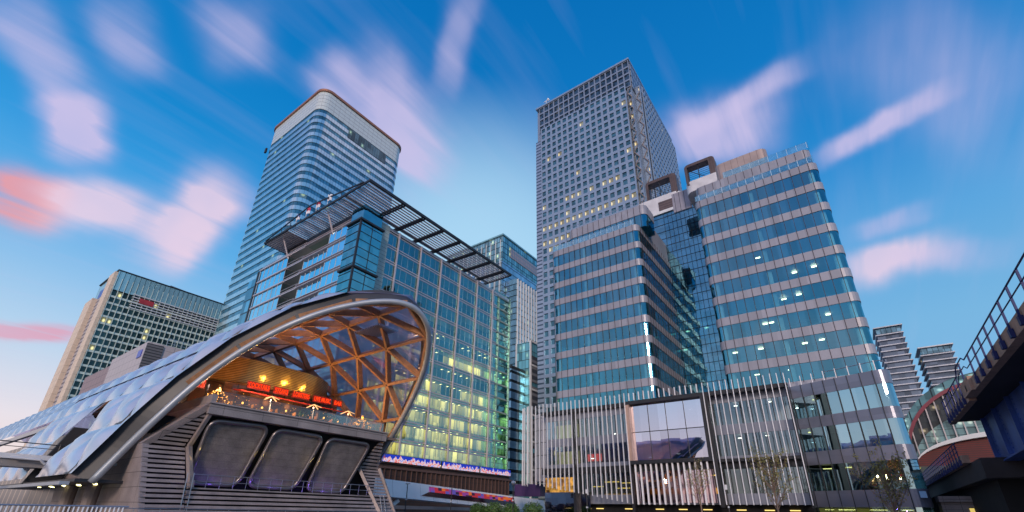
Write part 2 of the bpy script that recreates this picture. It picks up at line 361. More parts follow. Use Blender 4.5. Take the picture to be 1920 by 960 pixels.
# ================================================================== far tower, upper left (stone sides, gridded glass)
def tower_barclays():
    t = thing('office_tower', 'office tower with golden stone edge and dark gridded windows, far left behind the diamond roof', 'tower', (49, 300, 0))
    stone = pmat('warm_stone', (.80, .62, .46), .55, var=.08, lu=(9.0, .25), lz=(3.75, .10), lcol=(.35, .25, .2, 1))
    wall = pmat('green_white_cladding', (.62, .70, .64), .35, .1, var=.1)
    m = MB()
    m.box(49, 108, 300.6, 334, 0, 118.4)
    obj('core', m, G['dark'], t)
    # stone flank facing -X, split by a louvred strip
    obj('stone_pier', MB().box(47.2, 48.7, 299.8, 309, 0, 117), stone, t)
    obj('stone_pier', MB().box(45.9, 48.2, 320, 334, 0, 106), stone, t)
    lou = MB().box(47.9, 52, 309, 322, 0, 106)
    obj('louvred_strip', lou, pmat('louvre_strip', (.44, .40, .42), .5, lz=(2.4, .8), lcol=(.12, .11, .13, 1)), t)
    obj('roof_sign', MB().box(47.9, 49.1, 309.5, 321.5, 106, 111), pmat('blue_sign', (.05, .10, .45), .4), t)
    # spandrels and piers on the -Y face
    sp = MB(); nfl = 28
    for k in range(nfl):
        z0 = k*3.8; sp.box(48.7, 108, 299.9, 300.8, z0, z0+1.05)
    obj('spandrel_grid', sp, wall, t)
    piers = []
    for i in range(25):
        x = 49.0+i*2.4; piers.append(MB().box(x-.13, x+.13, 299.6, 300.6, 0, 114))
    many('mullion', piers, wall, t)
    wins = []; 
    for k in range(nfl):
        for i in range(24):
            x = 49.0+i*2.4; wins.append(MB().quad((x+.13, 300.3, k*3.8+1.05), (x+2.27, 300.3, k*3.8+1.05), (x+2.27, 300.3, k*3.8+3.8), (x+.13, 300.3, k*3.8+3.8)))
    wins.sort(key=lambda m: 0)
    many('window', wins, winmat('dark_grid_glass', (.04, .08, .08), .5, .08, .05, 2.35, 3.8, (1, .9, .4), 1.2, 3), t, rank=lambda m: -m.centre()[2])
    # crown of pale vertical glass with horizontal louvres
    obj('crown_glass', MB().box(48.72, 108, 299.85, 333, 107, 118), winmat('crown_glass', (.40, .58, .60), .6, .12, 0, 1.2, 12, lu=(2.35, .2), varc=.15), t)
    lv = MB()
    for k in range(6): lv.box(58, 108, 299.2, 300, 99.5+k*1.55, 99.9+k*1.55)
    obj('crown_louvres', lv, G['white'], t)
    obj('roof_edge', MB().box(48.2, 108.4, 299.5, 333, 118, 118.6), G['dark'], t)
    ru = MB().beam((78, 305, 118.5), (78, 305, 121), .3, .3).beam((74, 305, 121), (84, 305, 120.4), .35, .35).beam((74, 305, 121), (73, 305, 119.5), .3, .3)
    obj('cleaning_crane', ru, G['steel'], t)
    rs = MB().box(61.5, 68, 299.0, 299.6, 103.5, 106.2)
    obj('logo_sign', rs, pmat('red_sign', (.45, .04, .05), .4), t)
tower_barclays()

# ================================================================== low pale buildings left
def low_blocks():
    t = thing('office_block', 'low pale grey panelled block with glass band, in front of the dark gridded tower', 'building', (41, 170, 0))
    pale = pmat('pale_panels', (.50, .44, .45), .5, var=.06, lu=(3.2, .12), lz=(2.6, .10), lcol=(.2, .17, .18, 1))
    obj('upper_wall', MB().box(40.7, 75, 170, 204, 36, 48.6), pale, t)
    obj('corner_louvre', MB().box(40.5, 45, 169.7, 170, 37, 48), pmat('corner_louvre', (.16, .15, .16), .5, lz=(.9, .3)), t)
    obj('glass_band', MB().box(41.2, 75, 170.4, 204, 0, 36), winmat('pale_green_glass', (.35, .55, .56), .5, .1, .06, 2.2, 4, (.6, .9, .3), .5, 1, lu=(2.2, .3), varc=.3), t)
    pl = MB()
    for i in range(14): pl.beam((46+i*2.1, 172, 48.6), (46+i*2.1, 172, 51.6), .15, .15)
    pl.beam((46, 172, 51.6), (74, 172, 51.6), .15, .15).beam((46, 172, 50), (74, 172, 50), .12, .12)
    obj('roof_plant_screen', pl, G['steel'], t)
    obj('blue_logo', MB().box(40.45, 40.7, 172.6, 176, 44, 46.4), pmat('blue_logo', (.10, .12, .5), .4), t)
    t = thing('office_block', 'mauve clad low block with glazed lower floors, left of the pale panelled block', 'building', (41, 204, 0))
    obj('upper_wall', MB().box(41.2, 75, 204.1, 236, 38, 47), pmat('mauve_panels', (.30, .20, .21), .5, var=.08, lu=(3.6, .14), lz=(2.6, .12)), t)
    obj('glass_wall', MB().box(41.8, 75, 204.4, 236, 0, 38), winmat('grey_glass', (.42, .5, .54), .5, .1, 0, 3.6, 4.2, lu=(3.6, .3), lz=(4.2, .3), varc=.3), t)
low_blocks()

# ================================================================== round-cornered banded tower
def tower_banded():
    t = thing('office_tower', 'tall round-cornered tower with white and dark blue bands, behind the louvred canopy', 'tower', (100, 200, 0))
    x0, x1, y0, y1, r = 76.6, 129.7, 178.3, 230, 5.2
    out = rr(x0, x1, y0, y1, r, 0, 8); ins = rr(x0, x1, y0, y1, r, .25, 8)
    span = pmat('white_glass_spandrel', (.56, .74, .78), .10, .72, var=.05, lu=(1.5, .09), lcol=(.16, .17, .18, 1), cellvar=(1.5, 4.4, .08), spec=.8)
    gl = winmat('blue_band_glass', (.08, .24, .32), .65, .07, .02, 3.0, 4.4, (.8, .95, .45), .5, 2, lu=(1.5, .10), varc=.35)
    P = 4.4; top = 187.2; n = 42
    wall = MB()
    for k in range(n):
        zt = top-P*k
        if zt-P < 0: break
        wall.prism(out, zt-P, zt-P+2.2, True)
    obj('spandrel_wall', wall, span, t)
    for k in range(n):
        zt = top-P*k
        if zt-P < 0: break
        obj('window_band', MB().prism(ins, zt-P+2.2, zt, False), gl, t)
    obj('crown', MB().prism(out, 187.2, 199.4), pmat('crown_cladding', (.62, .67, .65), .3, .05, var=.05, lu=(3, .08), lz=(2.4, .22), lcol=(.22, .22, .23, 1), spec=.8), t)
    obj('roof_rim', MB().prism(rr(x0, x1, y0, y1, r, -.7, 8), 199.4, 200.7), pmat('copper_rim', (.45, .20, .12), .4, .5), t)
    obj('sky_lobby_window', MB().box(94, 118.5, 178.05, 178.5, 180.4, 186.6), winmat('lobby_glass', (.08, .16, .19), .6, .08, .05, 2, 3, (.6, .9, .5), .5, 9, lu=(1.5, .1)), t)
    obj('corner_bracket', MB().box(75.9, 76.7, 229, 230.6, 184, 187), G['dark'], t)
tower_banded()

# ================================================================== steel tower with punched windows
def tower_steel():
    t = thing('office_tower', 'tallest tower, grey steel with small square punched windows, behind the blue banded building', 'tower', (180, 68, 0))
    st = pmat('steel_cladding', (.30, .385, .50), .4, .35, var=.05, lu=(1.53, .07), lz=(1.95, .07), lcol=(.30, .33, .38, 1))
    dk = pmat('steel_core', (.32, .36, .42), .4, .5, var=.1)
    # core body
    obj('core', MB().box(151.8, 213, 45.6, 97, 0, 198), dk, t)
    Wx = 149.0
    def grid_wall(axis, c, a0, a1, z0, z1, nb, nf, win, m, depth=.5):
        """frame of piers and beams around punched openings, windows returned"""
        pa = (a1-a0)/nb; pz = (z1-z0)/nf; ws = []
        for i in range(nb+1):
            a = a0+i*pa; lo = max(a0, a-pa*(1-win)/2); hi = min(a1, a+pa*(1-win)/2)
            if axis == 'x': m.box(c, c+depth, lo, hi, z0, z1)
            else: m.box(lo, hi, c, c+depth, z0, z1)
        for k in range(nf+1):
            zc = z0+k*pz; lo = max(z0, zc-pz*(1-win)/2); hi = min(z1, zc+pz*(1-win)/2)
            for i in range(nb):
                a = a0+i*pa+pa*(1-win)/2; b = a+pa*win
                if axis == 'x': m.box(c+.004, c+depth, a, b, lo, hi)
                else: m.box(a, b, c+.004, c+depth, lo, hi)
        for k in range(nf):
            for i in range(nb):
                a = a0+i*pa+pa*(1-win)/2; b = a+pa*win; zl = z0+k*pz+pz*(1-win)/2; zh = zl+pz*win; q = c+depth*.75
                ws.append(((i, k), MB().quad((q, a, zl), (q, b, zl), (q, b, zh), (q, a, zh)) if axis == 'x' else MB().quad((a, q, zl), (b, q, zl), (b, q, zh), (a, q, zh))))
        return ws
    wm = winmat('punched_glass', (.08, .19, .24), .5, .08, .0, 3.05, 3.9, (1, .85, .5), .5, 4, varc=.4)
    wl = winmat('punched_glass_lit', (.16, .22, .2), .4, .12, 1.1, 3.05, 3.95, (1, .76, .38), 1.3, 4, varc=.5)
    m = MB(); W1 = grid_wall('x', Wx, 47.6, 93.4, 0, 182, 15, 46, .64, m)
    obj('front_wall', m, st, t)
    rows_lit = {27: .7, 28: .4, 30: .9, 33: .4, 40: .1, 8: .1, 5: .1, 43: .15}
    mats = []; mbs = []
    for (i, k), w in W1:
        p = rows_lit.get(k, .008); mats.append(wl if random.random() < p else wm); mbs.append(w)
    m = MB(); W2 = grid_wall('x', 150.6, 45.4, 95.2, 182, 199, 17, 4, .78, m); obj('crown_wall', m, dk, t)
    cm = winmat('crown_void_glass', (.06, .10, .14), .5, .2, .04, 2.93, 4.2, (1, .8, .4), .4, 8)
    for _, w in W2: mats.append(cm); mbs.append(w)
    m = MB(); W3 = grid_wall('y', 43.0, 160, 209, 0, 189, 16, 48, .64, m); obj('side_wall', m, st, t)
    for (i, k), w in W3: mats.append(wl if random.random() < .01 else wm); mbs.append(w)
    m = MB(); W4 = grid_wall('x', 156.2, 43.1, 45.4, 0, 186, 1, 47, .62, m)     # narrow face of the side panel
    W5 = grid_wall('x', 151.2, 45.6, 47.5, 0, 182, 1, 46, .62, m)
    m.box(156.3, 213, 43.9, 46, 0, 186)
    obj('corner_wall', m, st, t)
    for (i, k), w in W4+W5: mats.append(wl if random.random() < .06 else wm); mbs.append(w)
    many('window', mbs, mats, t, rank=lambda q: -q.centre()[2]*.5-(200 if q.centre()[0] < 150 else 0))
    # lower shoulder on the far side and crown side band
    obj('shoulder_wall', MB().box(150.4, 205, 93.3, 97.2, 0, 176), pmat('shoulder_steel', (.38, .44, .52), .35, .6, lz=(1.95, .7), lcol=(.08, .12, .16, 1)), t)
    br = MB(); br2 = MB()
    for k in range(26):
        z0 = k*7; br.beam((150.7, 45.5, z0), (150.7, 47.4, z0+3.5), .25, .25).beam((150.7, 47.4, z0+3.5), (150.7, 45.5, z0+7), .25, .25)
        br2.beam((155.9, 43.3, z0), (155.9, 45.2, z0+3.5), .25, .25).beam((155.9, 45.2, z0+3.5), (155.9, 43.3, z0+7), .25, .25)
    bs = pmat('bronze_steel', (.34, .26, .22), .5, .3); obj('corner_bracing', br, bs, t); obj('corner_bracing', br2, bs, t)
    obj('crown_side', MB().box(151.9, 212, 45.1, 45.6, 182, 199), pmat('crown_side', (.34, .38, .44), .4, .5, lu=(2.9, .9), lz=(4.2, 1.0), lcol=(.08, .11, .15, 1)), t)
    obj('roof_edge', MB().box(150.2, 213.4, 45.0, 97.2, 199, 200), st, t)
    mast = MB().beam((152, 91.5, 200), (152, 91.5, 204), .35, .35).beam((152, 89.5, 203), (152, 93, 203.6), .3, .3).sphere((152, 90.4, 204), .8)
    obj('roof_mast', mast, G['white'], t)
tower_steel()

# ================================================================== middle glass tower with white ribs
def tower_ribbed():
    t = thing('office_tower', 'pale ribbed glass tower with copper tinted top, between the louvred building and the tallest tower', 'tower', (220, 165, 0))
    g1 = winmat('ribbed_tower_glass', (.36, .50, .60), .75, .1, .02, 2.2, 4, (.7, .9, .5), .4, 6, lz=(4, .55), varc=.25)
    g2 = winmat('ribbed_tower_cap', (.20, .42, .46), .6, .1, .04, 2.2, 4, (.9, 1, .3), .8, 6, lz=(4, .5), lu=(2.5, .3), varc=.4)
    obj('body', MB().box(200, 262, 155.7, 205, 0, 150), g1, t)
    obj('cap', MB().box(199.8, 262.2, 155.5, 205.2, 150, 169), g2, t)
    obj('copper_band', MB().box(208, 262.4, 155.2, 155.5, 156, 163), pmat('copper_reflect', (.55, .34, .30), .3, .5, lu=(2.5, .4), lz=(3.5, .4), lcol=(.15, .25, .3, 1)), t)
    obj('shoulder', MB().box(204, 240, 147, 155.4, 0, 136), g1, t)
    ribs = [MB().box(205+i*3.0, 205.5+i*3.0, 146.3, 147, 0, 136) for i in range(12)]+[MB().box(241+i*3.0, 241.5+i*3.0, 155.0, 155.6, 0, 150) for i in range(7)]+[MB().box(199.4, 200, 157+i*4, 157.4+i*4, 0, 166) for i in range(12)]
    many('rib', ribs, G['white'], t)
    obj('roof_rim', MB().box(199.3, 262.7, 155.0, 205.7, 169, 170), pmat('teal_rim', (.3, .55, .58), .3, .4), t)
tower_ribbed()
def tower_small():
    t = thing('office_tower', 'slim teal glass tower with white framed dark vent panels, beside the green glass building', 'tower', (160, 110, 0))
    obj('glass_body', MB().box(160, 175, 107.3, 114.6, 0, 72.5), winmat('teal_glass', (.16, .42, .48), .5, .3, .12, 1.8, 4, (.7, 1, .6), .35, 12, lu=(1.8, .14), lz=(4, .25), varc=.45), t)
    dark = MB()
    for k in range(4): dark.box(161.2, 168, 106.9, 107.25, 54-k*14, 66-k*14)
    obj('vent_panel', dark, pmat('vent_panel', (.05, .05, .06), .5, lz=(3, 1.2), lcol=(.2, .2, .22, 1)), t)
    fr = MB()
    for k in range(7): fr.box(159.7, 168.4, 106.6, 106.95, 72.2-k*11, 72.9-k*11)
    fr.box(159.5, 160.4, 106.7, 107.3, 0, 72.6).box(159.6, 160, 114.4, 115, 0, 72.6)
    obj('white_frame', fr, G['white'], t)
    t = thing('office_block', 'low blue-grey banded block in the gap left of the slim teal tower', 'building', (150, 118, 0))
    obj('body', MB().box(150, 175, 110.2, 125, 0, 58), winmat('blue_banded_glass', (.28, .45, .58), .6, .1, .03, 3, 4, (.7, 1, .6), .4, 13, lz=(4, 1.2), varc=.3), t)
    obj('roof', MB().box(149.6, 175, 110.0, 125, 58, 59.2), G['dark'], t)
tower_small()

# ================================================================== green glass building with louvred canopy
def kpmg():
    t = thing('office_building', 'green glass office building with a louvred roof canopy and lit lower floors', 'building', (80, 100, 0))
    pitch = 4.05; Z0 = 12.0; NF = 13
    white = pmat('mauve_white_metal', (.58, .50, .52), .35, .3, var=.06)
    gR = glass('green_glass', (.76, .80, .52), (.34, .76, .84), .28, .02, .02, 2.5, pitch, 1)
    gL = glass('blue_glass', (.20, .45, .55), (.55, .9, 1), .42, .02, .012, 2.1, pitch, 2)
    # interiors: lit offices on a wall three metres behind the glass
    def interior(name, lit, col, e, seed):
        m, tt, out = newmat(name); b = N(tt, 'ShaderNodeBsdfPrincipled'); tt.links.new(b.outputs[0], out.inputs[0])
        u, z_, oc = face_u(tt)
        w = cell(tt, u, 7.6, z_, pitch, seed, -60.5+76, -Z0); w2 = cell(tt, u, 1.9, z_, pitch, seed+1, 0, -Z0); w3 = cell(tt, u, .5, z_, pitch*.5, seed+2, 0, -Z0)
        hz = M_(tt, 'SUBTRACT', 1, M_(tt, 'DIVIDE', M_(tt, 'SUBTRACT', z_, Z0), 50))
        k = M_(tt, 'LESS_THAN', w, M_(tt, 'MULTIPLY', M_(tt, 'POWER', M_(tt, 'MAXIMUM', hz, .0), 2.6), lit))
        tt.links.new(RAMP(tt, w2, [(0, (.04, .07, .06, 1)), (1, (.16, .22, .18, 1))]), b.inputs['Base Color']); b.inputs['Roughness'].default_value = .9
        em = M_(tt, 'MULTIPLY', k, M_(tt, 'ADD', M_(tt, 'MULTIPLY', w2, .9), .15))
        em = M_(tt, 'MULTIPLY', em, M_(tt, 'ADD', M_(tt, 'MULTIPLY', M_(tt, 'GREATER_THAN', w3, .3), .45), .55))
        fz = M_(tt, 'FRACT', M_(tt, 'DIVIDE', M_(tt, 'SUBTRACT', z_, Z0), pitch))
        em = M_(tt, 'MULTIPLY', em, RAMP(tt, fz, [(0, (.12, .12, .12, 1)), (.3, (.25, .25, .25, 1)), (.36, (.8, .8, .8, 1)), (.8, (1.3, 1.3, 1.3, 1))]))
        b.inputs['Emission Color'].default_value = col; tt.links.new(M_(tt, 'MULTIPLY', em, e), b.inputs['Emission Strength'])
        return m
    lit = interior('lit_offices', 2.0, (1, .84, .30, 1), 1.6, 3)
    ceil = pmat('office_ceiling', (.40, .44, .38), .8)
    # glowing ceiling fittings in rows
    mc, tt, out = newmat('ceiling_lights'); b = N(tt, 'ShaderNodeBsdfPrincipled'); tt.links.new(b.outputs[0], out.inputs[0])
    c = N(tt, 'ShaderNodeTexCoord'); s = N(tt, 'ShaderNodeSeparateXYZ'); tt.links.new(c.outputs['Object'], s.inputs[0])
    a1 = stripes(tt, s.outputs[0], 2.5, .5); a2 = stripes(tt, s.outputs[1], 2.2, .6, .3)
    fl = cell(tt, s.outputs[0], 7.5, s.outputs[2], pitch, 7, 0, -Z0+2)
    b.inputs['Base Color'].default_value = (.35, .42, .36, 1); b.inputs['Emission Color'].default_value = (1, .85, .45, 1)
    hz = M_(tt, 'SUBTRACT', .85, M_(tt, 'DIVIDE', M_(tt, 'SUBTRACT', s.outputs[2], Z0), 48))
    tt.links.new(M_(tt, 'MULTIPLY', M_(tt, 'MULTIPLY', M_(tt, 'MULTIPLY', a1, a2), M_(tt, 'LESS_THAN', fl, hz)), 5), b.inputs['Emission Strength'])
    X0, X1, Y0 = 57.6, 107.5, 80.0
    # floors
    fl_m = MB()
    for k in range(NF+1): fl_m.box(50.4, X1, 80.5, 126, Z0+k*pitch-.25, Z0+k*pitch+.15)
    obj('floor_slab', fl_m, mc, t)
    obj('interior_wall', MB().box(54.5, 106, 84, 125, Z0, 64.6), lit, t)
    obj('roof', MB().box(50.2, X1, 80.4, 127, 64.7, 65.6), G['steel'], t)
    cols = [60.52, 67.94, 75.48, 83.1, 90.69, 98.15]
    edges = [57.6]+cols+[100.6]
    # right facade
    for k in range(NF):
        z0 = Z0+k*pitch
        obj('spandrel', MB().box(X0, 100.6, Y0-.12, Y0+.3, z0+pitch-.85, z0+pitch-.63).box(X0, 100.6, Y0-.12, Y0+.3, z0+pitch-.22, z0+pitch), white, t)
    for k in range(NF):
        z0 = Z0+k*pitch
        for a, b_ in zip(edges[:-1], edges[1:]):
            n = 4 if b_-a > 5 else 2
            w = MB().quad((a, Y0, z0), (b_, Y0, z0), (b_, Y0, z0+pitch), (a, Y0, z0+pitch))
            o = obj('window', w, gR, t)
            fm = MB()
            for i in range(1, n):
                x = a+(b_-a)*i/n; fm.box(x-.04, x+.04, Y0-.06, Y0+.02, z0, z0+pitch-.85)
            fm.box(a, b_, Y0-.05, Y0+.015, z0+pitch-.93, z0+pitch-.855)
            obj('frame', fm, G['steel'], o)
    for x in cols: obj('pier', MB().box(x-.15, x+.15, Y0-.55, Y0-.14, 10.4, 65), white, t)
    obj('glazed_corner', MB().box(100.6, 108.6, 80.8, 95, 10.4, 66.4), glass('corner_glass', (.25, .5, .42), (.6, .95, .85), .22, .02, .03, 2.6, 2.0, 5), t)
    cg = MB()
    for k in range(27): cg.box(100.6, 108.7, 80.6, 80.78, 12+k*2.02, 12.10+k*2.02)
    for x in (100.7, 102.7, 108.5): cg.box(x-.14, x+.14, 80.45, 80.8, 10.4, 66)
    obj('corner_grid', cg, pmat('green_steel', (.30, .42, .38), .35, .5), t)
    # stone strip beside the glass tower
    obj('grey_strip', MB().box(54.3, 57.6, 79.9, 82, 10.4, 65.5), pmat('grey_green_panel', (.36, .42, .40), .45, .2, lz=(1.0, .07)), t)
    # glass stair tower on the corner
    obj('stair_tower', MB().box(48.3, 54.3, 78, 83, 8, 61.5), glass('tower_glass', (.22, .52, .52), (.62, 1, 1), .38, .02, .03, 1.5, 2.0, 9), t)
    obj('stair_tower_top', MB().box(49.0, 54.2, 78.6, 83.2, 61.5, 66.4), glass('tower_top_glass', (.22, .5, .55), (.55, .95, 1), .38, .02, .02, 1.5, 2.0, 9), t)
    st = MB()
    for z_ in (61.4, 49.3, 37.2, 25): st.box(47.9, 54.6, 77.6, 83.2, z_, z_+.45)
    st.box(48.1, 48.5, 77.8, 78.2, 8, 61.4)
    obj('tower_trim', st, G['dark'], t)
    sv = MB()
    for k in range(25): sv.box(48.6, 54.0, 78.3, 82.7, 10+k*2.02, 10.4+k*2.02)
    obj('stair_flights', sv, pmat('stair_slab', (.45, .55, .52), .5), t)
    sc = MB().box(51.5, 51.6, 77.9, 78, 8, 61.4)
    for k in range(26): sc.box(48.22, 54.3, 77.9, 77.99, 10+k*2.02, 10.09+k*2.02).box(48.2, 48.29, 78, 83, 10+k*2.02, 10.09+k*2.02)
    obj('tower_mullion', sc, G['dark'], t)
    # left facade
    for k in range(NF):
        z0 = Z0+k*pitch
        for (ya, yb, xx, n) in ((83.4, 93, 50.0, 4), (93.0, 104, 50.4, 5), (112, 127, 50.0, 6)):
            if k == NF-1 and ya == 93.0: continue
            o = obj('window', MB().quad((xx, ya, z0), (xx, yb, z0), (xx, yb, z0+pitch), (xx, ya, z0+pitch)), gL, t)
            fm = MB()
            for i in range(n+1):
                y = ya+(yb-ya)*i/n; fm.box(xx-.08, xx, y-.06, y+.06, z0+.6, z0+pitch-.5)
            fm.box(xx-.07, xx-.005, ya, yb, z0+pitch-.56, z0+pitch-.49)
            obj('frame', fm, white, o)
    for k in range(NF+1):
        z0 = Z0+k*pitch
        obj('ledge', MB().box(49.7, 50.6, 83.2, 104.2, z0-.35, z0-.15).box(49.7, 50.6, 83.2, 104.2, z0+.3, z0+.42), white, t)
        obj('ledge', MB().box(49.7, 56, 111.7, 127.2, z0-.5, z0-.1), white, t)
        obj('balcony_rail', MB().box(50.0, 50.1, 104, 112, z0+.2, z0+.35).box(50.0, 50.1, 104, 112, z0+1.0, z0+1.1).box(50, 55, 104, 112, z0-.3, z0), white, t)
    obj('recess_wall', MB().box(54.2, 54.4, 104, 112, 10, 60.6), winmat('recess_glass', (.06, .14, .12), .4, .1, .1, 3, 4, (.8, .9, .3), .4, 21), t)
    obj('edge_post', MB().box(49.6, 49.9, 127.2, 127.8, 8, 64), G['dark'], t); obj('edge_post', MB().box(49.4, 50.4, 83.0, 83.35, 8, 64.5), G['dark'], t)
    obj('west_wing', MB().box(50.4, 60, 127.9, 134, 0, 63), winmat('wing_glass', (.15, .42, .55), .7, .1, 0, 2, 4, lz=(4, .5)), t)
    # canopy
    sl = []
    y = 74.4
    while y < 119.5:
        if y < 84: sl.append(MB().box(46.6, 99.5, y-.26, y+.18, 68.90, 69.05))
        else: sl.append(MB().box(46.6, 56, y-.26, y+.18, 68.90, 69.03))
        y += .92
    slm = pmat('pale_slat', (.80, .74, .75), .4, .1, var=.08)
    many('canopy_slat', sl, slm, t)
    fr = MB()
    fr.beam((46.2, 74, 69.1), (99.8, 74, 69.1), .35, .7).beam((46.2, 73.8, 69.1), (46.2, 120, 69.1), .3, .55).beam((99.6, 74, 69), (99.6, 86, 69), .3, .6).beam((46.2, 119.9, 69.1), (56, 119.9, 69.1), .3, .5)
    fr.beam((46.6, 83.4, 69.2), (99.5, 83.4, 69.2), .3, .5)
    obj('canopy_frame', fr, G['dark'], t)
    up = MB().beam((46.0, 76, 69.4), (45.4, 97, 71.6), .22, .3).beam((45.4, 97, 71.6), (46.0, 119, 69.4), .22, .3)
    for i in range(9):
        yy = 80+i*4.4; up.beam((46.1, yy, 69.3), (45.6, yy, 70.4+.4*(1-abs(i-4)/4)), .12, .12)
    obj('canopy_truss', up, G['dark'], t)
    for i in range(7):
        x = 56+i*6.6
        obj('canopy_rib', MB().beam((x, 74.2, 68.7), (x-1.0, 84.4, 68.3), .22, .5).beam((x+.7, 74.2, 68.7), (x-.3, 84.4, 68.3), .22, .5), G['dark'], t)
    obj('canopy_soffit', MB().box(46.5, 55, 108.5, 119.6, 69.06, 69.25), pmat('grey_soffit', (.36, .34, .35), .6), t)
    for (x, y_) in ((47.6, 92), (47.6, 112.5)):
        obj('canopy_post', MB().tube([(x+2.6, y_, 63.5), (x, y_, 69)], .22), white, t)
    obj('attic', MB().box(51.5, 98, 84.6, 118, 65.6, 68.6), G['dark'], t)
    # brown wall with neon hoardings below the glass
    obj('plinth_wall', MB().box(56, 104, 76.4, 80.6, 0, 10.3), pmat('brown_panels', (.10, .055, .04), .5, .1, var=.5, vs=.12, lu=(2.2, .12), lz=(1.6, .08)), t)
    pf = MB().box(55, 104.4, 75.9, 76.3, 9.3, 9.7).box(55, 104, 75.8, 80, 10.3, 10.45)
    for i in range(34): pf.box(56+i*1.43, 56.12+i*1.43, 75.95, 76.2, 4, 9.3)
    obj('plinth_rail', pf, pmat('brown_steel', (.18, .10, .08), .5, .3), t)
    # interior glow patches of the plinth
kpmg()
def hoardings():
    m, tt, out = newmat('lit_hoarding'); em = N(tt, 'ShaderNodeEmission'); tt.links.new(em.outputs[0], out.inputs[0])
    c = N(tt, 'ShaderNodeTexCoord'); s = N(tt, 'ShaderNodeSeparateXYZ'); tt.links.new(c.outputs['Object'], s.inputs[0])
    n = N(tt, 'ShaderNodeTexNoise'); n.noise_dimensions = '2D'; n.inputs['Scale'].default_value = 1.5; n.inputs['Detail'].default_value = 2
    cb = N(tt, 'ShaderNodeCombineXYZ'); tt.links.new(s.outputs[0], cb.inputs[0]); tt.links.new(M_(tt, 'MULTIPLY', s.outputs[2], .25), cb.inputs[1]); tt.links.new(cb.outputs[0], n.inputs['Vector'])
    h = M_(tt, 'MULTIPLY', M_(tt, 'SUBTRACT', s.outputs[2], 10.6), .75)
    crowd = M_(tt, 'LESS_THAN', h, M_(tt, 'ADD', M_(tt, 'MULTIPLY', n.outputs[0], 1.7), -.25))
    n2 = N(tt, 'ShaderNodeTexNoise'); n2.inputs['Scale'].default_value = 2.6; tt.links.new(c.outputs['Object'], n2.inputs['Vector'])
    pale = RAMP(tt, n2.outputs[0], [(.35, (.85, .12, .15, 1)), (.45, (.9, .5, .45, 1)), (.55, (.8, .75, .95, 1)), (.65, (.15, .2, .8, 1))])
    tt.links.new(MIX(tt, crowd, (.02, .05, .55, 1), pale), em.inputs[0]); em.inputs[1].default_value = .9
    for (a, b, lab) in ((60.4, 76.6, 'long lit blue hoarding with a pale crowd pattern, nearest the diamond roof end'), (77.3, 90.2, 'lit blue hoarding with a pale crowd pattern, middle of the three over the brown wall'), (90.8, 103.2, 'lit blue hoarding with a pale crowd pattern, right end below the green glass corner')):
        t = thing('hoarding', lab, 'hoarding', ((a+b)/2, 75.6, 10.5), 'lit hoardings along the brown wall')
        obj('screen', MB().box(a, b, 75.5, 75.6, 10.55, 11.95), m, t)
        obj('casing', MB().box(a-.08, b+.08, 75.61, 75.9, 10.46, 12.03), G['dark'], t)
hoardings()
def flags():
    cols = [('red', (.55, .05, .1)), ('red', (.50, .06, .12)), ('white', (.8, .8, .85)), ('blue', (.1, .2, .55))]
    spots = [(45.9, 99, 'small red and white flag on the canopy edge, left of the two red flags', 0), (45.9, 94.6, 'small red and white flag on the canopy edge, right of the two red flags', 1),
             (45.9, 89.8, 'small white flag on the canopy edge, nearest the glass corner tower', 2), (45.9, 103.6, 'small blue flag on the canopy edge, furthest from the glass corner tower', 3)]
    for x, y, lab, k in spots:
        t = thing('flag', lab, 'flag', (x, y, 69.5), 'flags along the canopy edge')
        obj('pole', MB().tube([(x, y, 69.2), (x-.2, y, 72.0)], .07, 6), G['white'], t)
        c = MB(); c2 = MB()
        for i in range(5):
            a, b = i*.34, (i+1)*.34; w = lambda q: .22*math.sin(q*4)
            c.quad((x-.2+w(a), y-a, 70.9-a*.3), (x-.2+w(b), y-b, 70.9-b*.3), (x-.2+w(b), y-b, 71.8-b*.3), (x-.2+w(a), y-a, 71.8-a*.3))
            c2.quad((x-.2+w(a), y-a, 70.1-a*.3), (x-.2+w(b), y-b, 70.1-b*.3), (x-.2+w(b), y-b, 70.9-b*.3), (x-.2+w(a), y-a, 70.9-a*.3))
        obj('cloth', c, pmat('flag_'+cols[k][0], cols[k][1], .8), t); obj('cloth', c2, pmat('flag_white', (.75, .72, .76), .8), t)
flags()

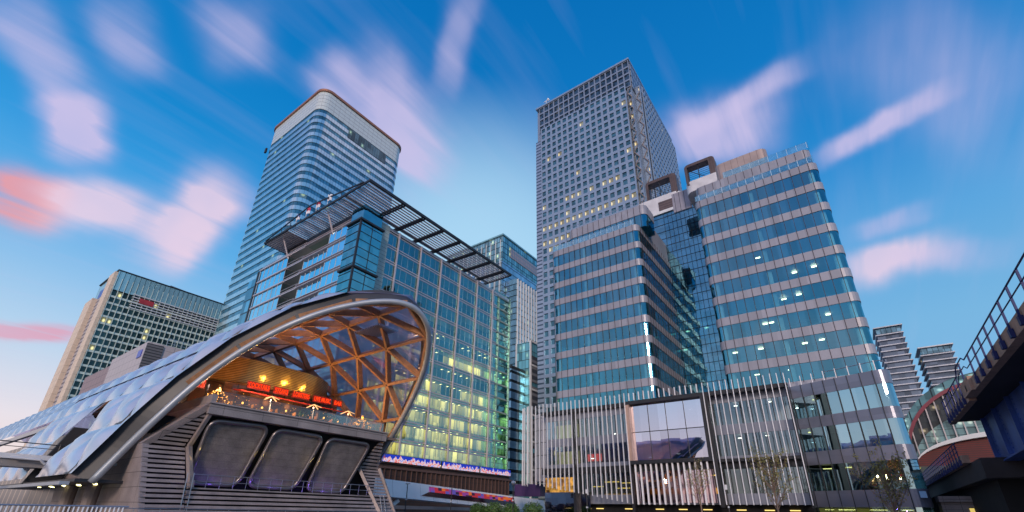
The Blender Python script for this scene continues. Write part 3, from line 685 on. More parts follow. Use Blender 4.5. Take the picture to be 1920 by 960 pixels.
# ================================================================== blue banded building with podium
SP = pmat('mauve_spandrel', (.335, .33, .375), .42, .15, var=.06, cellvar=(1.43, 4.08, .10), vs=.2)
CEIL = pmat('office_soffit', (.30, .33, .36), .8)
def banded():
    t = thing('office_building', 'large blue glass office building with mauve-grey bands and rooftop drums, right of the tallest tower', 'building', (88, 20, 0))
    gl = glass('band_glass', (.52, .84, .90), (.27, .74, .90), .32, .012, .006, 1.43, 4.08, 4)
    gl2 = glass('recess_glass_wall', (.30, .55, .60), (.24, .58, .74), .42, .02, .02, 1.43, 2.04, 5)
    core = pmat('office_core', (.02, .06, .085), .7, var=.4, vs=.3, cellvar=(2.9, 4.08, .6))
    col = pmat('white_column', (.78, .86, .88), .5)
    PB = 4.08
    def block(x0, x1, y0, y1, ztop, nf, r=1.2, bt=1.45, corners='1001', zfirst=None):
        out = rr(x0, x1, y0, y1, r, 0, 5, corners); ins = rr(x0, x1, y0, y1, r, .10, 5, corners)
        for k in range(nf+1):
            z1 = ztop-k*PB
            o = obj('spandrel', MB().prism(out, z1-bt, z1), SP, t)
            if k < nf: obj('window_band', MB().prism(ins, z1-PB, z1-bt, False), gl, t)
        obj('interior_core', MB().box(x0+5, x1-2, y0+5, y1-4, ztop-nf*PB, ztop-1), core, t)
    block(78, 98.2, 25.7, 46.4, 56.8, 9)
    block(78, 98, -5.75, 14.4, 56.95, 9)
    # top storeys set back
    def tier(x0, x1, y0, y1, zg0, zg1, zt, cs='1001'):
        o = rr(x0, x1, y0, y1, 1.2, 0, 5, cs)
        obj('spandrel', MB().prism(o, zg1, zt), SP, t); obj('window_band', MB().prism(rr(x0, x1, y0, y1, 1.2, .1, 5, cs), zg0, zg1, False), gl, t)
    tier(79.6, 84.6, 24.2, 42.8, 56.8, 59.8, 62.1)
    obj('attic', MB().box(84.7, 98, 25.9, 42.6, 56.8, 61.8), SP, t)
    tier(78.5, 98, -5.4, 13.9, 56.95, 58.5, 60.35)
    # mullions: thin dark verticals over the whole height
    mm = []
    for i in range(15):
        y = 26.9+i*1.36; mm.append(MB().box(77.93, 78.0, y-.035, y+.035, 20, 56.8))
    for i in range(14):
        y = -4.5+i*1.37; mm.append(MB().box(77.93, 78.0, y-.035, y+.035, 20, 56.95)); mm.append(MB().box(78.44, 78.5, y-.03, y+.03, 56.96, 60.35))
    for i in range(14):
        y = 25.4+i*1.36; mm.append(MB().box(79.53, 79.6, y-.035, y+.035, 56.82, 62.1))
    for i in range(13):
        x = 79.3+i*1.45; mm.append(MB().box(x-.035, x+.035, 25.63, 25.7, 20, 56.8))
    many('mullion', mm, pmat('mullion_dark', (.07, .05, .055), .4, .3), t)
    # interior columns just behind the glass
    for y in (27.4, 38.5, 45.4): obj('column', MB().tube([(78.9, y, 20), (78.9, y, 56.5)], .38, 10), col, t)
    for y in (13.2, 4.9, -4.5): obj('column', MB().tube([(79.0, y, 20), (79.0, y, 56.5)], .42, 10), col, t)
    obj('column', MB().tube([(96.5, 26.8, 20), (96.5, 26.8, 56.5)], .4, 10), col, t)
    # recessed glass wall between the blocks
    obj('recess_wall', MB().box(98.3, 98.5, 10, 30, 18, 71.2), gl2, t)
    rg = MB()
    for k in range(26): rg.box(98.2, 98.3, 10, 30, 19+k*2.04, 19.07+k*2.04)
    for i in range(13): rg.box(98.18, 98.28, 13.6+i*1.0, 13.66+i*1.0, 18, 71.2)
    obj('recess_grid', rg, G['dark'], t)
    obj('recess_core', MB().box(100.5, 108, 8, 31, 18, 70.8), core, t)
    rs = MB()
    for k in range(13): rs.box(98.5, 107.9, 8, 31, 20.2+k*4.08, 20.9+k*4.08)
    obj('recess_floor', rs, CEIL, t)
    obj('recess_parapet', MB().box(97.9, 109, 9, 31, 71.2, 72.0), G['white'], t)
    # ceiling lights seen through the glass
    em = emat('ceiling_light_warm', (1, .80, .45), 9)
    pts = [(80.5, 6.3, 31.0), (81, 3.8, 34.8), (80.6, 1.6, 34.9), (80.3, -1.4, 39.0), (80.8, 1.4, 39.0), (80.3, 7.2, 30.9), (81, .2, 26.9), (80.2, 8.6, 26.8), (80.6, 6.1, 43.3),
           (80.4, 12.5, 26.9), (80.8, 5.2, 22.9), (81, 10, 22.9), (81.4, -1.5, 30.9), (81.4, 2.5, 26.9), (82, 32, 35.2), (81, 29, 31.1), (82, 41, 27)]
    for p in pts: obj('ceiling_light', MB().box(p[0]-.12, p[0]+.3, p[1]-.35, p[1]+.35, p[2]-.06, p[2]), em, t)
    for p in [(99.6, 24.2, 39.6), (99.6, 20.2, 39.6), (99.6, 16, 27.3), (99.6, 18.6, 22.9), (99.6, 24, 23), (99.2, 25.1, 35.3)]: obj('ceiling_light', MB().box(p[0]-.3, p[0]+.3, p[1]-.4, p[1]+.4, p[2]-.14, p[2]), em, t)
    # glass balustrades and their posts on the set backs
    bp = [MB().box(77.95, 78.02, -4.6+i*1.37, -4.52+i*1.37, 56.9, 58.3) for i in range(14)]+[MB().box(77.95, 78.02, 27+i*1.36, 27.08+i*1.36, 56.8, 58.1) for i in range(14)]+[MB().box(78.4, 78.46, -5.2+i*1.5, -5.14+i*1.5, 60.35, 61.7) for i in range(10)]
    many('balustrade_post', bp, pmat('pale_post', (.6, .75, .8), .3, .4), t)
    bal = glass('balustrade_glass', (.8, .95, .97), (.8, 1, 1), .10, .02)
    obj('balustrade', MB().box(78.03, 78.06, -5.5, 14, 57.0, 58.2), bal, t); obj('balustrade', MB().box(78.03, 78.06, 26.5, 46, 56.85, 58.1), bal, t)
    obj('balustrade', MB().box(78.48, 78.5, -5.3, 8.5, 60.4, 61.7).box(78.5, 98, -5.4, -5.36, 60.4, 61.7), bal, t)
    # rooftop plant: white bases, bronze drums with open mesh windows
    wh = pmat('roof_white', (.66, .64, .66), .5)
    bz = pmat('bronze_drum', (.13, .09, .08), .45, .4, var=.15, lu=(.5, .06), lcol=(.08, .05, .05, 1))
    obj('roof_base', MB().prism(rr(84, 97, 0.6, 14.2, 1.5), 60.36, 64.4), wh, t)
    obj('roof_screen', MB().prism(rr(84, 97, .8, 10.4, 1.3), 64.41, 68.3), pmat('tan_screen', (.42, .32, .29), .5, .2, lu=(1.2, .08), lcol=(.25, .17, .16, 1)), t)
    obj('roof_base', MB().prism(rr(88.5, 98, 9.4, 14.3, 1.6), 60.4, 67.4), wh, t); obj('roof_base', MB().prism(rr(88.5, 99, 9.4, 17.5, 1.6), 67.4, 70.2), wh, t)
    obj('roof_base', MB().prism(rr(99, 112, 20.5, 33, 2.2), 60, 77.2), wh, t)
    obj('base_window', MB().box(98.88, 98.98, 22.5, 26.6, 72.6, 75.4), pmat('brown_recess', (.12, .08, .08), .5, lz=(.7, .12)), t)
    def drum(xc, y0, y1, z0, z1, dep, w):
        y0i, y1i, z0i, z1i = y0+w*1.9, y1-w*.8, z0+w*.55, z1-w
        m = MB(); n = 5
        def rect(a0, a1, b0, b1, r):
            o = []
            for (cy, cz, an) in ((a0+r, b0+r, 180), (a1-r, b0+r, 270), (a1-r, b1-r, 0), (a0+r, b1-r, 90)):
                for i in range(n+1): q = R(an+90*i/n); o.append((cy+r*math.cos(q), cz+r*math.sin(q)))
            return o
        A = rect(y0, y1, z0, z1, w*1.3); B = rect(y0i, y1i, z0i, z1i, .15)
        L = len(A); b = 0
        for (o, x) in ((A, xc), (B, xc), (A, xc+dep), (B, xc+dep)): m.v += [(x, p, q) for p, q in o]
        for i in range(L):
            j = (i+1) % L
            m.f += [(i, j, L+j, L+i), (i, 2*L+i, 2*L+j, j), (L+i, L+j, 3*L+j, 3*L+i), (2*L+i, 3*L+i, 3*L+j, 2*L+j)]
        d = obj('plant_drum', m, bz, t)
        g = MB(); 
        for i in range(1, 9): zz = z0i+(z1i-z0i)*i/9; g.box(xc+.5, xc+.58, y0i, y1i, zz, zz+.05)
        for i in range(0, 3): yy = y0i+(y1i-y0i)*i/2; g.box(xc+.4, xc+.6, yy-.08, yy+.08, z0i, z1i)
        g.beam((xc+.55, y0i, z0i), (xc+.55, y1i, z1i-.5), .1, .1)
        obj('mesh_screen', g, G['dark'], d)
    drum(88.6, 10.6, 17.1, 69.2, 75.0, 2.0, .7)
    drum(99.2, 21.4, 29.4, 76.4, 83.2, 2.4, .85)
    obj('roof_screen', MB().box(92, 92.3, 17.5, 21.5, 66, 71.2), pmat('grey_screen', (.32, .30, .34), .4, .2, lu=(1.1, .1)), t)
    obj('roof_screen', MB().prism(rr(86, 100, 29, 42, 1), 62.1, 67.0), pmat('tan_lattice', (.34, .25, .24), .5, lu=(.6, .16), lz=(.6, .16), lcol=(.15, .11, .11, 1)), t)
    rl = MB()
    for i in range(20): rl.box(79.7, 79.78, 24.5+i*.95, 24.56+i*.95, 62.1, 63.1)
    rl.box(79.7, 79.76, 24.4, 42.6, 63.1, 63.18)
    obj('roof_rail', rl, G['steel'], t)
    hv = MB().box(78.4, 78.6, -6.2, 46.5, 19.6, 23.4)
    obj('base_band', MB().box(78.1, 98, 14.4, 25.6, 18, 20), SP, t)
    obj('base_band', MB().prism(rr(78.02, 98, -5.6, 46.3, 1), 14, 20.2), pmat('pale_terrace', (.5, .48, .52), .5, lu=(1.43, .06)), t)
    # podium with splayed curved glass wall
    p0, p1 = (73.0, -5.45), (77.4, 5.85)
    dx, dy = p1[0]-p0[0], p1[1]-p0[1]; L = math.hypot(dx, dy); ux_, uy_ = dx/L, dy/L
    def pol(off=0):
        o = []
        nx_, ny_ = uy_, -ux_   # inward is +x
        o.append((p1[0]+8, p1[1])); o.append((p1[0]+nx_*off, p1[1]+ny_*off))
        r = 1.3; cx_, cy_ = p0[0]+ux_*r*1.0+uy_*r, p0[1]+uy_*r*1.0-ux_*r
        a0 = math.atan2(-nx_ and ux_*1, -uy_); 
        a_start = math.atan2(ux_, -uy_); 
        for i in range(9):
            q = a_start+(R(270)-a_start)*i/8 if a_start > 0 else a_start
            o.append((cx_+(r-off)*math.cos(q), cy_+(r-off)*math.sin(q)))
        o.append((96, cy_-(r-off))); o.append((96, p1[1]))
        return o
    sp2 = pmat('podium_spandrel', (.20, .21, .27), .3, .35, var=.06, cellvar=(1.43, 2.3, .1))
    gp = glass('podium_glass', (.40, .58, .60), (.50, .76, .86), .58, .012, .012, 1.9, 4.7, 8)
    bands = [(17.6, 19.35), (13.2, 14.65), (8.3, 10.05), (3.0, 5.0)]
    for a, b in bands: obj('podium_spandrel', MB().prism(pol(), a, b), sp2, t)
    for a, b in ((14.65, 17.6), (10.05, 13.2), (5.0, 8.3), (.1, 3.0)):
        obj('podium_window_band', MB().prism(pol(.08), a, b, False), gp, t)
    pm = []
    for i in range(8):
        q = 1.4+i*1.5; x, y = p0[0]+ux_*q, p0[1]+uy_*q
        pm.append(MB().beam((x-.04, y, .1), (x-.04, y, 19.4), .08, .08))
    many('podium_mullion', pm, G['dark'], t)
    obj('podium_core', MB().box(83, 95, -3, 9, .1, 17.5), pmat('podium_core', (.10, .12, .13), .7, var=.5, cellvar=(2.5, 4.4, .7)), t)
    em2 = emat('shop_light', (1, .78, .25), 5)
    for (q, zz, w) in ((2.0, 2.75, .5), (5, 2.75, .9), (8.5, 2.75, .9), (10.6, 2.75, .5), (9.6, 7.9, .5), (7.0, 7.9, .35), (10.8, 12.9, .15), (9.2, 17.3, .1)):
        x, y = p0[0]+ux_*q+1.6, p0[1]+uy_*q; obj('ceiling_light', MB().box(x-.3, x+.3, y-w, y+w, zz-.08, zz), em2, t)
    obj('shop_back', MB().box(78.6, 79, -4.5, 5.6, .1, 2.9), emat('shop_glow', (.75, .55, .10), .55), t)
    for i in range(8):
        q = .9+i*1.55; x, y = p0[0]+ux_*q+.2, p0[1]+uy_*q; obj('terrace_post', MB().box(x-.05, x+.05, y-.05, y+.05, 19.35, 20.7), G['fin'], t)
    obj('terrace_rail', MB().tube([(74.2, -6, 20.4), (73.6, -5.2, 20.6), (74, -4, 20.6), (76, 1, 20.6)], .05, 6), G['steel'], t)
    obj('corner_sign', MB().box(73.0, 73.2, -5.6, -5.0, 4.0, 4.7), pmat('sign_blue', (.3, .5, .7), .4), t)
banded()

# ================================================================== retail pavilion with white fins
def pavilion():
    t = thing('retail_pavilion', 'low glass shopping pavilion behind tall white fins and a big black framed window', 'building', (75, 28, 0))
    G1 = glass('shop_glass', (.60, .70, .70), (.45, .60, .70), .26, .012, .02, 1.5, 4.6, 3)
    G2 = glass('picture_glass', (.35, .38, .42), (.88, .86, .98), .62, .008, .004, 3.0, 4.6, 11)
    slab = pmat('pavilion_slab', (.26, .27, .32), .4, .3, var=.1)
    xg = 73.2
    for a, b in ((17.2, 18.7), (12.6, 14.0), (8.0, 9.6), (3.2, 4.6)): obj('spandrel', MB().box(xg-.1, 90, 5.9, 45.5, a, b), slab, t)
    obj('roof_coping', MB().box(72.6, 90, 5.9, 46, 18.7, 19.0), G['dark'], t)
    for a, b in ((14.0, 17.2), (9.6, 12.6), (4.6, 8.0)):
        for (ya, yb) in ((5.9, 16.6), (29, 39.6), (39.6, 45.5)):
            obj('shop_window', MB().quad((xg, ya, a), (xg, yb, a), (xg, yb, b), (xg, ya, b)), G1, t)
    vm = []
    for i in range(28):
        y = 6.5+i*1.4
        if 16.4 < y < 29.2: continue
        vm.append(MB().box(xg-.06, xg+.02, y-.05, y+.05, 4.6, 18))
    many('glazing_bar', vm, G['dark'], t)
    # interior
    obj('interior_wall', MB().box(80, 80.3, 5.9, 46, 0, 18), pmat('shop_interior', (.28, .25, .23), .8, var=.5, vs=.35, cellvar=(2.3, 4.6, .6)), t)
    glow = emat('shop_panel_yellow', (.85, .72, .30), .55); warm = emat('amber_light', (1, .62, .12), 2.2); red = emat('red_panel', (.9, .08, .05), .9)
    for (y0, y1, a, b, m_) in ((40.2, 44.9, 14.2, 16.9, glow), (40.2, 44.9, 9.7, 12.1, glow), (36.0, 38.8, 10.2, 11.4, red), (41, 42.0, 10, 11, red)):
        obj('lit_panel', MB().box(76, 76.2, y0, y1, a, b), m_, t)
    obj('lit_panel', MB().box(77.5, 77.7, 17.4, 28.4, 3.4, 5.6), emat('amber_panel', (.9, .42, .06), .75), t)
    obj('lit_panel', MB().box(77.5, 77.7, 30.5, 36.5, 3.0, 4.9), emat('amber_panel_deep', (.85, .42, .06), .6), t)
    for (y, z_, w) in ((18, 7.2, .9), (21, 6.7, 1.1), (24, 7.1, .9), (26.6, 6.6, .8), (19.5, 5.9, 1), (31, 6.4, 1.2), (34, 6.6, 1.3), (36.6, 5.9, 1), (32, 5.6, 1.1), (12, 7.9, .6), (14.6, 7.9, .5), (9, 7.9, .7)):
        obj('strip_light', MB().box(75.2, 75.35, y-w, y+w, z_, z_+.09), warm, t)
    wl = emat('white_downlight', (1, .95, .8), 9)
    for (y, z_) in ((9.5, 12.3), (13.1, 12.2), (8.3, 17.0), (26.8, 10.2), (22.3, 10.5), (19.5, 17.1), (12.9, 16.9), (32.4, 14.3), (37, 10.5)):
        obj('downlight', MB().box(74.4, 74.7, y-.22, y+.22, z_-.06, z_), wl, t)
    # gold lobby block lower left
    obj('gold_lobby', MB().box(72.9, 73.0, 40, 45.6, 5.0, 7.4), winmat('gold_lobby', (.35, .18, .06), .4, .2, .8, .7, .6, (1, .5, .08), .7, 5, spot=False, varc=.8), t)
    obj('lobby_glass', MB().box(72.7, 72.8, 36.8, 45.6, 1.6, 5.0), glass('lobby_glass', (.5, .48, .5), (.8, .75, .8), .45, .03), t)
    obj('dark_soffit', MB().box(72.4, 80, 5.9, 46, 7.9, 8.9), G['dark'], t)
    obj('ground_wall', MB().box(74.5, 80, 5.9, 46, .02, 3.2), G['black'], t)
    for y in (8, 11, 14.5, 19, 22.5, 26, 31, 36, 42): obj('shop_light', MB().box(74.2, 74.45, y-.6, y+.6, 2.45, 2.58), emat('shop_light_yellow', (1, .72, .22), 1.4), t)
    # big black framed window
    f = MB().box(71.4, 73, 16.55, 28.95, 18.25, 18.8).box(71.4, 73, 16.55, 28.95, 8.9, 9.45).box(71.4, 73, 16.55, 17.1, 9.45, 18.25)
    fw = obj('picture_window', MB().box(72.3, 72.4, 17.1, 28.4, 9.45, 18.25), G2, t)
    obj('window_frame', f, G['dark'], fw)
    obj('window_frame', MB().box(71.35, 73, 28.4, 28.96, 9.46, 18.24), pmat('bronze_reveal', (.50, .33, .26), .35, .3), fw, label='bronze reveal on the left of the black frame')
    gb = MB().box(72.22, 72.29, 17.1, 28.4, 13.8, 13.9)
    for y in (19.9, 22.75, 25.6): gb.box(72.22, 72.29, y-.04, y+.04, 9.45, 18.25)
    obj('glazing_bar', gb, G['dark'], fw)
    obj('lower_window', MB().box(72.8, 72.9, 17.1, 28.9, 3.4, 8.9), glass('lower_glass', (.6, .5, .5), (.95, .82, .95), .42, .01, .02, 2, 6), t)
    # second black frame
    obj('frame', MB().box(71.5, 72.6, 5.45, 16.5, 18.2, 18.75).box(71.5, 72.6, 5.45, 5.8, 2.8, 18.2).box(71.5, 72.6, 16.0, 16.5, 2.8, 18.2).box(71.5, 72.6, 5.8, 16.0, 8.7, 9.1), G['dark'], t)
    obj('frame', MB().box(72.3, 73.3, 29, 46, 18.3, 18.75).box(71.9, 73.3, 39.0, 39.5, .2, 18.3).box(71.9, 73, 28.98, 29.4, .2, 9), G['dark'], t)
    # white fins
    fins = []
    y = 5.6
    while y < 49:
        zt = 20.1+.08*math.sin(y*2)
        if y < 16.6: fins.append(MB().box(71.1, 71.34, y-.045, y+.045, 3.1, zt))
        elif y < 28.95:
            fins.append(MB().box(71.1, 71.36, y-.06, y+.06, 18.82, zt)); 
        else:
            zb = 3.2+(y-29)*.17; fins.append(MB().box(71.1, 71.34, y-.045, y+.045, zb, zt))
        y += .835
    for i in range(14):
        y = 17.5+i*.83; fins.append(MB().box(71.6, 71.95, y-.1, y+.1, 3.1, 9.0))
    # the fins turn the left corner
    for i in range(7):
        q = R(180-i*15); cx, cy = 75.2, 48.4; x, y = cx+4*math.cos(q), cy+2.6*math.sin(q)
        fins.append(MB().beam((x, y, 6.2), (x, y, 20.0), .1, .2))
    many('fin', fins, G['fin'], t, limit=100)
    obj('corner_wall', MB().prism([(74.6, 45.6), (76, 45.6), (79, 50), (75.5, 49.6), (74.6, 48)], 7, 19.2), pmat('corner_pale', (.42, .42, .46), .4, lu=(1.4, .1), lz=(2.3, .1)), t)
    obj('violet_glow_box', MB().box(78, 80, 50, 56, 4.6, 6.8), pmat('violet_glow_paint', (.07, .035, .12), .4), t)  # purple glow put into the box's colour, gives off no light
pavilion()

# ================================================================== residential towers far right
def balcony_tower(x0, x1, y0, y1, ztop, label, pitch=3.35):
    t = thing('apartment_tower', label, 'tower', (x0, (y0+y1)/2, 0), 'balconied apartment towers on the far right')
    obj('body', MB().box(x0+1.4, x1, y0+1.4, y1-.8, 0, ztop-3), winmat('dark_apartment_glass', (.14, .17, .22), .4, .15, .02, 3, pitch, (1, .85, .5), .7, 5, varc=.5), t)
    k = 0; zz = ztop-5; sl = []
    while zz > 20 and k < 28:
        sl.append(MB().box(x0, x1+.5, y0, y1, zz, zz+.55)); zz -= pitch; k += 1
    many('balcony', sl, pmat('white_balcony', (.62, .62, .66), .5), t)
    obj('glass_top', MB().box(x0+.8, x1, y0+.8, y1-.8, ztop-4, ztop-.6), winmat('top_glass', (.18, .32, .38), .6, .1, 0, 2, 4, lu=(2.4, .2)), t)
    obj('roof', MB().box(x0-.6, x1+.5, y0-.4, y1+.2, ztop-.6, ztop), G['steel'], t)
balcony_tower(330, 352, -38.6, -25.5, 106, 'white balconied apartment tower, nearer the blue banded building')
balcony_tower(330, 350, -56.5, -42.0, 90.5, 'shorter white balconied apartment tower, further right over the arched roof')

# ================================================================== arched station
def arch_hall():
    t = thing('station_hall', 'arched glass station hall with dark red rim, beyond the right bridge', 'building', (118, -20, 0))
    xc = 112.; yc = -22.5
    def arc(ry, rz, z0, n=24, a0=0, a1=180): return [(yc+ry*math.cos(R(a0+(a1-a0)*i/n)), z0+rz*math.sin(R(a0+(a1-a0)*i/n))) for i in range(n+1)]
    outer = arc(15.6, 14.6, 11.6); mid = arc(14.6, 13.3, 11.6); inner = arc(14.1, 12.7, 11.6)
    m = MB()
    for i in range(24):
        a, b = outer[i], outer[i+1]; m.quad((xc, a[0], a[1]), (xc, b[0], b[1]), (xc+40, b[0], b[1]), (xc+40, a[0], a[1]))
    obj('vault', m, winmat('vault_glass', (.20, .34, .36), .5, .12, .1, 1.6, 1.2, (.6, .9, .8), .5, 3, lu=(2, .2)), t)
    m = MB()
    for i in range(24):
        a, b, c, d = mid[i], mid[i+1], inner[i+1], inner[i]; m.hexa([(xc-.5, *a), (xc-.5, *b), (xc-.5, *c), (xc-.5, *d)], [(xc+.5, *a), (xc+.5, *b), (xc+.5, *c), (xc+.5, *d)])
    obj('red_rim', m, pmat('dark_red_rim', (.22, .025, .05), .5), t)
    m = MB()
    for i in range(24): m.quad((xc+.1, *outer[i]), (xc+.1, *outer[i+1]), (xc+.1, *mid[i+1]), (xc+.1, *mid[i]))
    obj('vault_edge', m, winmat('vault_edge_glass', (.12, .24, .26), .5, .12, .2, 1.6, 1.0, (.6, .9, .8), .6, 3, lu=(2, .2)), t)
    m = MB(); m.poly([(xc+.3, y, z_) for y, z_ in inner])
    obj('gable_glass', m, winmat('dark_gable_glass', (.03, .035, .04), .15, .2, .03, 1.3, 1.0, (1, .8, .5), .5, 2, lz=(1.0, .12)), t)
    lo = arc(14.0, 5.4, 10.4); lo2 = arc(14.0, 4.6, 10.4)
    m = MB()
    for i in range(24):
        a, b, c, d = lo[i], lo[i+1], lo2[i+1], lo2[i]; m.hexa([(xc-1, *a), (xc-1, *b), (xc-1, *c), (xc-1, *d)], [(xc, *a), (xc, *b), (xc, *c), (xc, *d)])
    obj('white_arch', m, G['white'], t)
    up = arc(13.9, 9.3, 10.4); m = MB()
    for i in range(24):
        a, b, c, d = up[i], up[i+1], lo[i+1], lo[i]; m.quad((xc+.1, *a), (xc+.1, *b), (xc+.1, *c), (xc+.1, *d))
    obj('pale_glass', m, winmat('pale_gable_glass', (.14, .24, .25), .35, .1, .25, 1.3, 1.2, (.9, 1, .8), .5, 8, lz=(1.1, .1)), t)
    m = MB(); m.poly([(xc+.05, y, z_) for y, z_ in lo2])
    obj('brick_infill', m, pmat('dark_red_brick', (.14, .03, .03), .8, lz=(.35, .08), var=.2), t)
    bars = []
    for i in range(19):
        y = yc-13+i*1.45; h = 11.6+12.6*math.sqrt(max(0, 1-((y-yc)/14.2)**2)); l = 10.4+5.2*math.sqrt(max(0, 1-((y-yc)/14.0)**2))
        bars.append(MB().box(xc-.25, xc+.02, y-.09, y+.09, l, h))
    many('gable_bar', bars, pmat('pale_bar', (.55, .50, .50), .4), t)
    obj('lower_wall', MB().box(xc, xc+40, yc-15.5, yc+15.5, 0, 10.4), pmat('hall_base', (.05, .07, .07), .6), t)
    for i in range(7):
        obj('hall_light', MB().box(xc-.2, xc-.05, yc+13.4-i*.9-2, yc+14-i*.9-2, 8.2+(i % 3)*.9, 8.5+(i % 3)*.9), emat('gold_hall_light', (1, .62, .08), 4), t)
arch_hall()

# ================================================================== viaduct on the right
def viaduct():
    t = thing('railway_viaduct', 'blue steel railway viaduct with brown coping and arched girders, crossing on the right', 'bridge', (50, -12, 0))
    cop = pmat('brown_coping', (.46, .29, .21), .8, var=.2, fine=.3, vs=1.5)
    blue = pmat('blue_girder', (.04, .10, .36), .45, .2, var=.35, vs=.5, fine=.3)
    soff = pmat('dark_soffit', (.035, .03, .035), .8, var=.4, vs=.4)
    # upper deck
    obj('coping', MB().box(16, 45.2, -8.45, -8, 10.3, 11.15), cop, t)
    obj('coping', MB().box(45.2, 48.5, -8.45, -7.8, 10.3, 11.3), cop, t, label='raised coping stone over the pier')
    obj('coping', MB().box(48.5, 60.5, -8.45, -8, 10.1, 10.9), cop, t)
    obj('deck', MB().box(16, 60.5, -16, -8.46, 10.3, 11.0), soff, t)
    # arched girders set in under the deck
    def girder(y, xa, xb, ztop, zs, zc, w=.4):
        m = MB(); n = 20
        for i in range(n):
            a, b = xa+(xb-xa)*i/n, xa+(xb-xa)*(i+1)/n; f = lambda x: zs+(zc-zs)*math.sin(math.pi*(x-xa)/(xb-xa))**.75
            m.hexa([(a, y, f(a)), (b, y, f(b)), (b, y-w, f(b)), (a, y-w, f(a))], [(a, y, ztop), (b, y, ztop), (b, y-w, ztop), (a, y-w, ztop)])
            m.hexa([(a, y+.3, f(a)-.12), (b, y+.3, f(b)-.12), (b, y-w-.3, f(b)-.12), (a, y-w-.3, f(a)-.12)], [(a, y+.3, f(a)), (b, y+.3, f(b)), (b, y-w-.3, f(b)), (a, y-w-.3, f(a))])
        return m
    gm = girder(-10.2, 26, 60.3, 10.28, 6.2, 6.6)
    g = obj('girder', gm, blue, t)
    rv = MB()
    for x in (33, 38, 43, 48, 53, 58):
        for k in range(9): rv.sphere((x, -10.18, 7+k*.36), .05, 5, 3)
        rv.box(x+.5, x+.62, -10.2, -9.9, 6.6, 10.2)
    obj('rivets', rv, blue, g, kind='stuff')
    obj('girder', girder(-13.2, 24, 62, 10.28, 3.6, 5.6), blue, t)
    obj('girder', girder(-15.8, 24, 62, 10.28, 1.4, 4.4), soff, t)
    obj('cross_deck', MB().box(20, 96, -16, -10.8, 6.9, 7.1), soff, t)
    obj('pier', MB().box(60.5, 62.5, -17, -11.4, 0, 10.0), soff, t)
    # lower deck going on behind
    obj('lower_coping', MB().box(60.5, 112, -8.5, -8, 6.6, 7.3), cop, t)
    obj('lower_deck', MB().box(56, 112, -18, -8.5, 5.0, 6.6), soff, t)
    obj('abutment', MB().box(58, 112, -19, -9.4, 0, 5.0), G['black'], t)
    # railing
    blu = pmat('navy_railing', (.01, .02, .12), .5, .2)
    def rail(name, path, h, n_mid, post, y, posts):
        m = MB()
        for hh in [h]+n_mid: m.tube([(x, y, z_+hh) for x, z_ in path], .045 if hh == h else .035, 6)
        obj('handrail', m, blu, t)
        for (x, z_) in posts: obj('post', MB().beam((x, y, z_-.75), (x, y, z_+h), .09, .11).box(x-.16, x+.16, y-.08, y+.10, z_-.8, z_-.35), blu, t)
    up = [(18, 11.1), (44.6, 11.1), (45.4, 11.45), (48.3, 11.45), (49.2, 10.9), (60, 10.85)]
    ps = [(20+i*2.1, 11.1) for i in range(12)]+[(46.8, 11.3)]+[(49.6+i*1.6, 10.85) for i in range(7)]
    rail('up', up, 1.25, [.62], None, -7.9, ps)
    rail('lo', [(60.8, 7.25), (111, 7.25)], 1.2, [.4, .8], None, -7.9, [(61.5+i*1.9, 7.25) for i in range(27)])
viaduct()
def stone_wall():
    t = thing('quay_building', 'low stone quayside wall with small lit windows, under the viaduct', 'building', (75, -18, 0))
    st = pmat('grey_stone', (.26, .22, .21), .8, var=.15, lu=(1.4, .05), lz=(.55, .05), lcol=(.12, .10, .10, 1), fine=.3, vs=.8)
    obj('wall', MB().box(74.5, 78, -40, -6.7, 0, 3.6), st, t); obj('coping', MB().box(74.2, 78.2, -40, -6.6, 3.6, 4.2), st, t)
    for y in (-9.7, -12.6, -15.6): 
        w = obj('window', MB().box(74.42, 74.5, y-1.05, y+.75, 2.0, 2.95), emat('wall_window', (1, .75, .2), .75), t)
        obj('frame', MB().box(74.38, 74.42, y-.2, y-.12, 2.0, 2.95).box(74.38, 74.42, y+.3, y+.36, 2.0, 2.95).box(74.37, 74.43, y-1.1, y+.8, 2.95, 3.02), G['dark'], w)
stone_wall()

# ================================================================== dockside station with diamond roof
SEC = [(9.7, 3.1), (10.7, 5.4), (11.7, 7.7), (13.0, 10.2), (14.4, 12.4), (15.75, 14.15), (17.3, 15.7), (19.3, 17.15), (21.6, 18.2), (23.5, 18.5), (25.1, 18.1), (26.8, 17.0), (28.6, 15.4), (30.2, 13.2), (31.7, 10.5), (32.6, 7.5), (32.9, 3.1)]
RY = [42, 41.2, 40, 39, 37.6, 36, 34.3, 32.7, 30.9, 29.5, 28.9, 29.3, 31, 33.6, 37.2, 41, 46]
def catmull(P, t):
    n = len(P)-1; i = min(int(t*n), n-1); f = t*n-i
    p = [P[max(0, min(n, i+k))] for k in (-1, 0, 1, 2)]
    return tuple(.5*((2*p[1][j])+(-p[0][j]+p[2][j])*f+(2*p[0][j]-5*p[1][j]+4*p[2][j]-p[3][j])*f*f+(-p[0][j]+3*p[1][j]-3*p[2][j]+p[3][j])*f**3) for j in range(len(P[0])))
PP = [(a[0], a[1], y) for a, y in zip(SEC, RY)]
FINE = [catmull(PP, i/400) for i in range(401)]
ARC = [0]
for a, b in zip(FINE[:-1], FINE[1:]): ARC.append(ARC[-1]+math.hypot(b[0]-a[0], b[1]-a[1]))
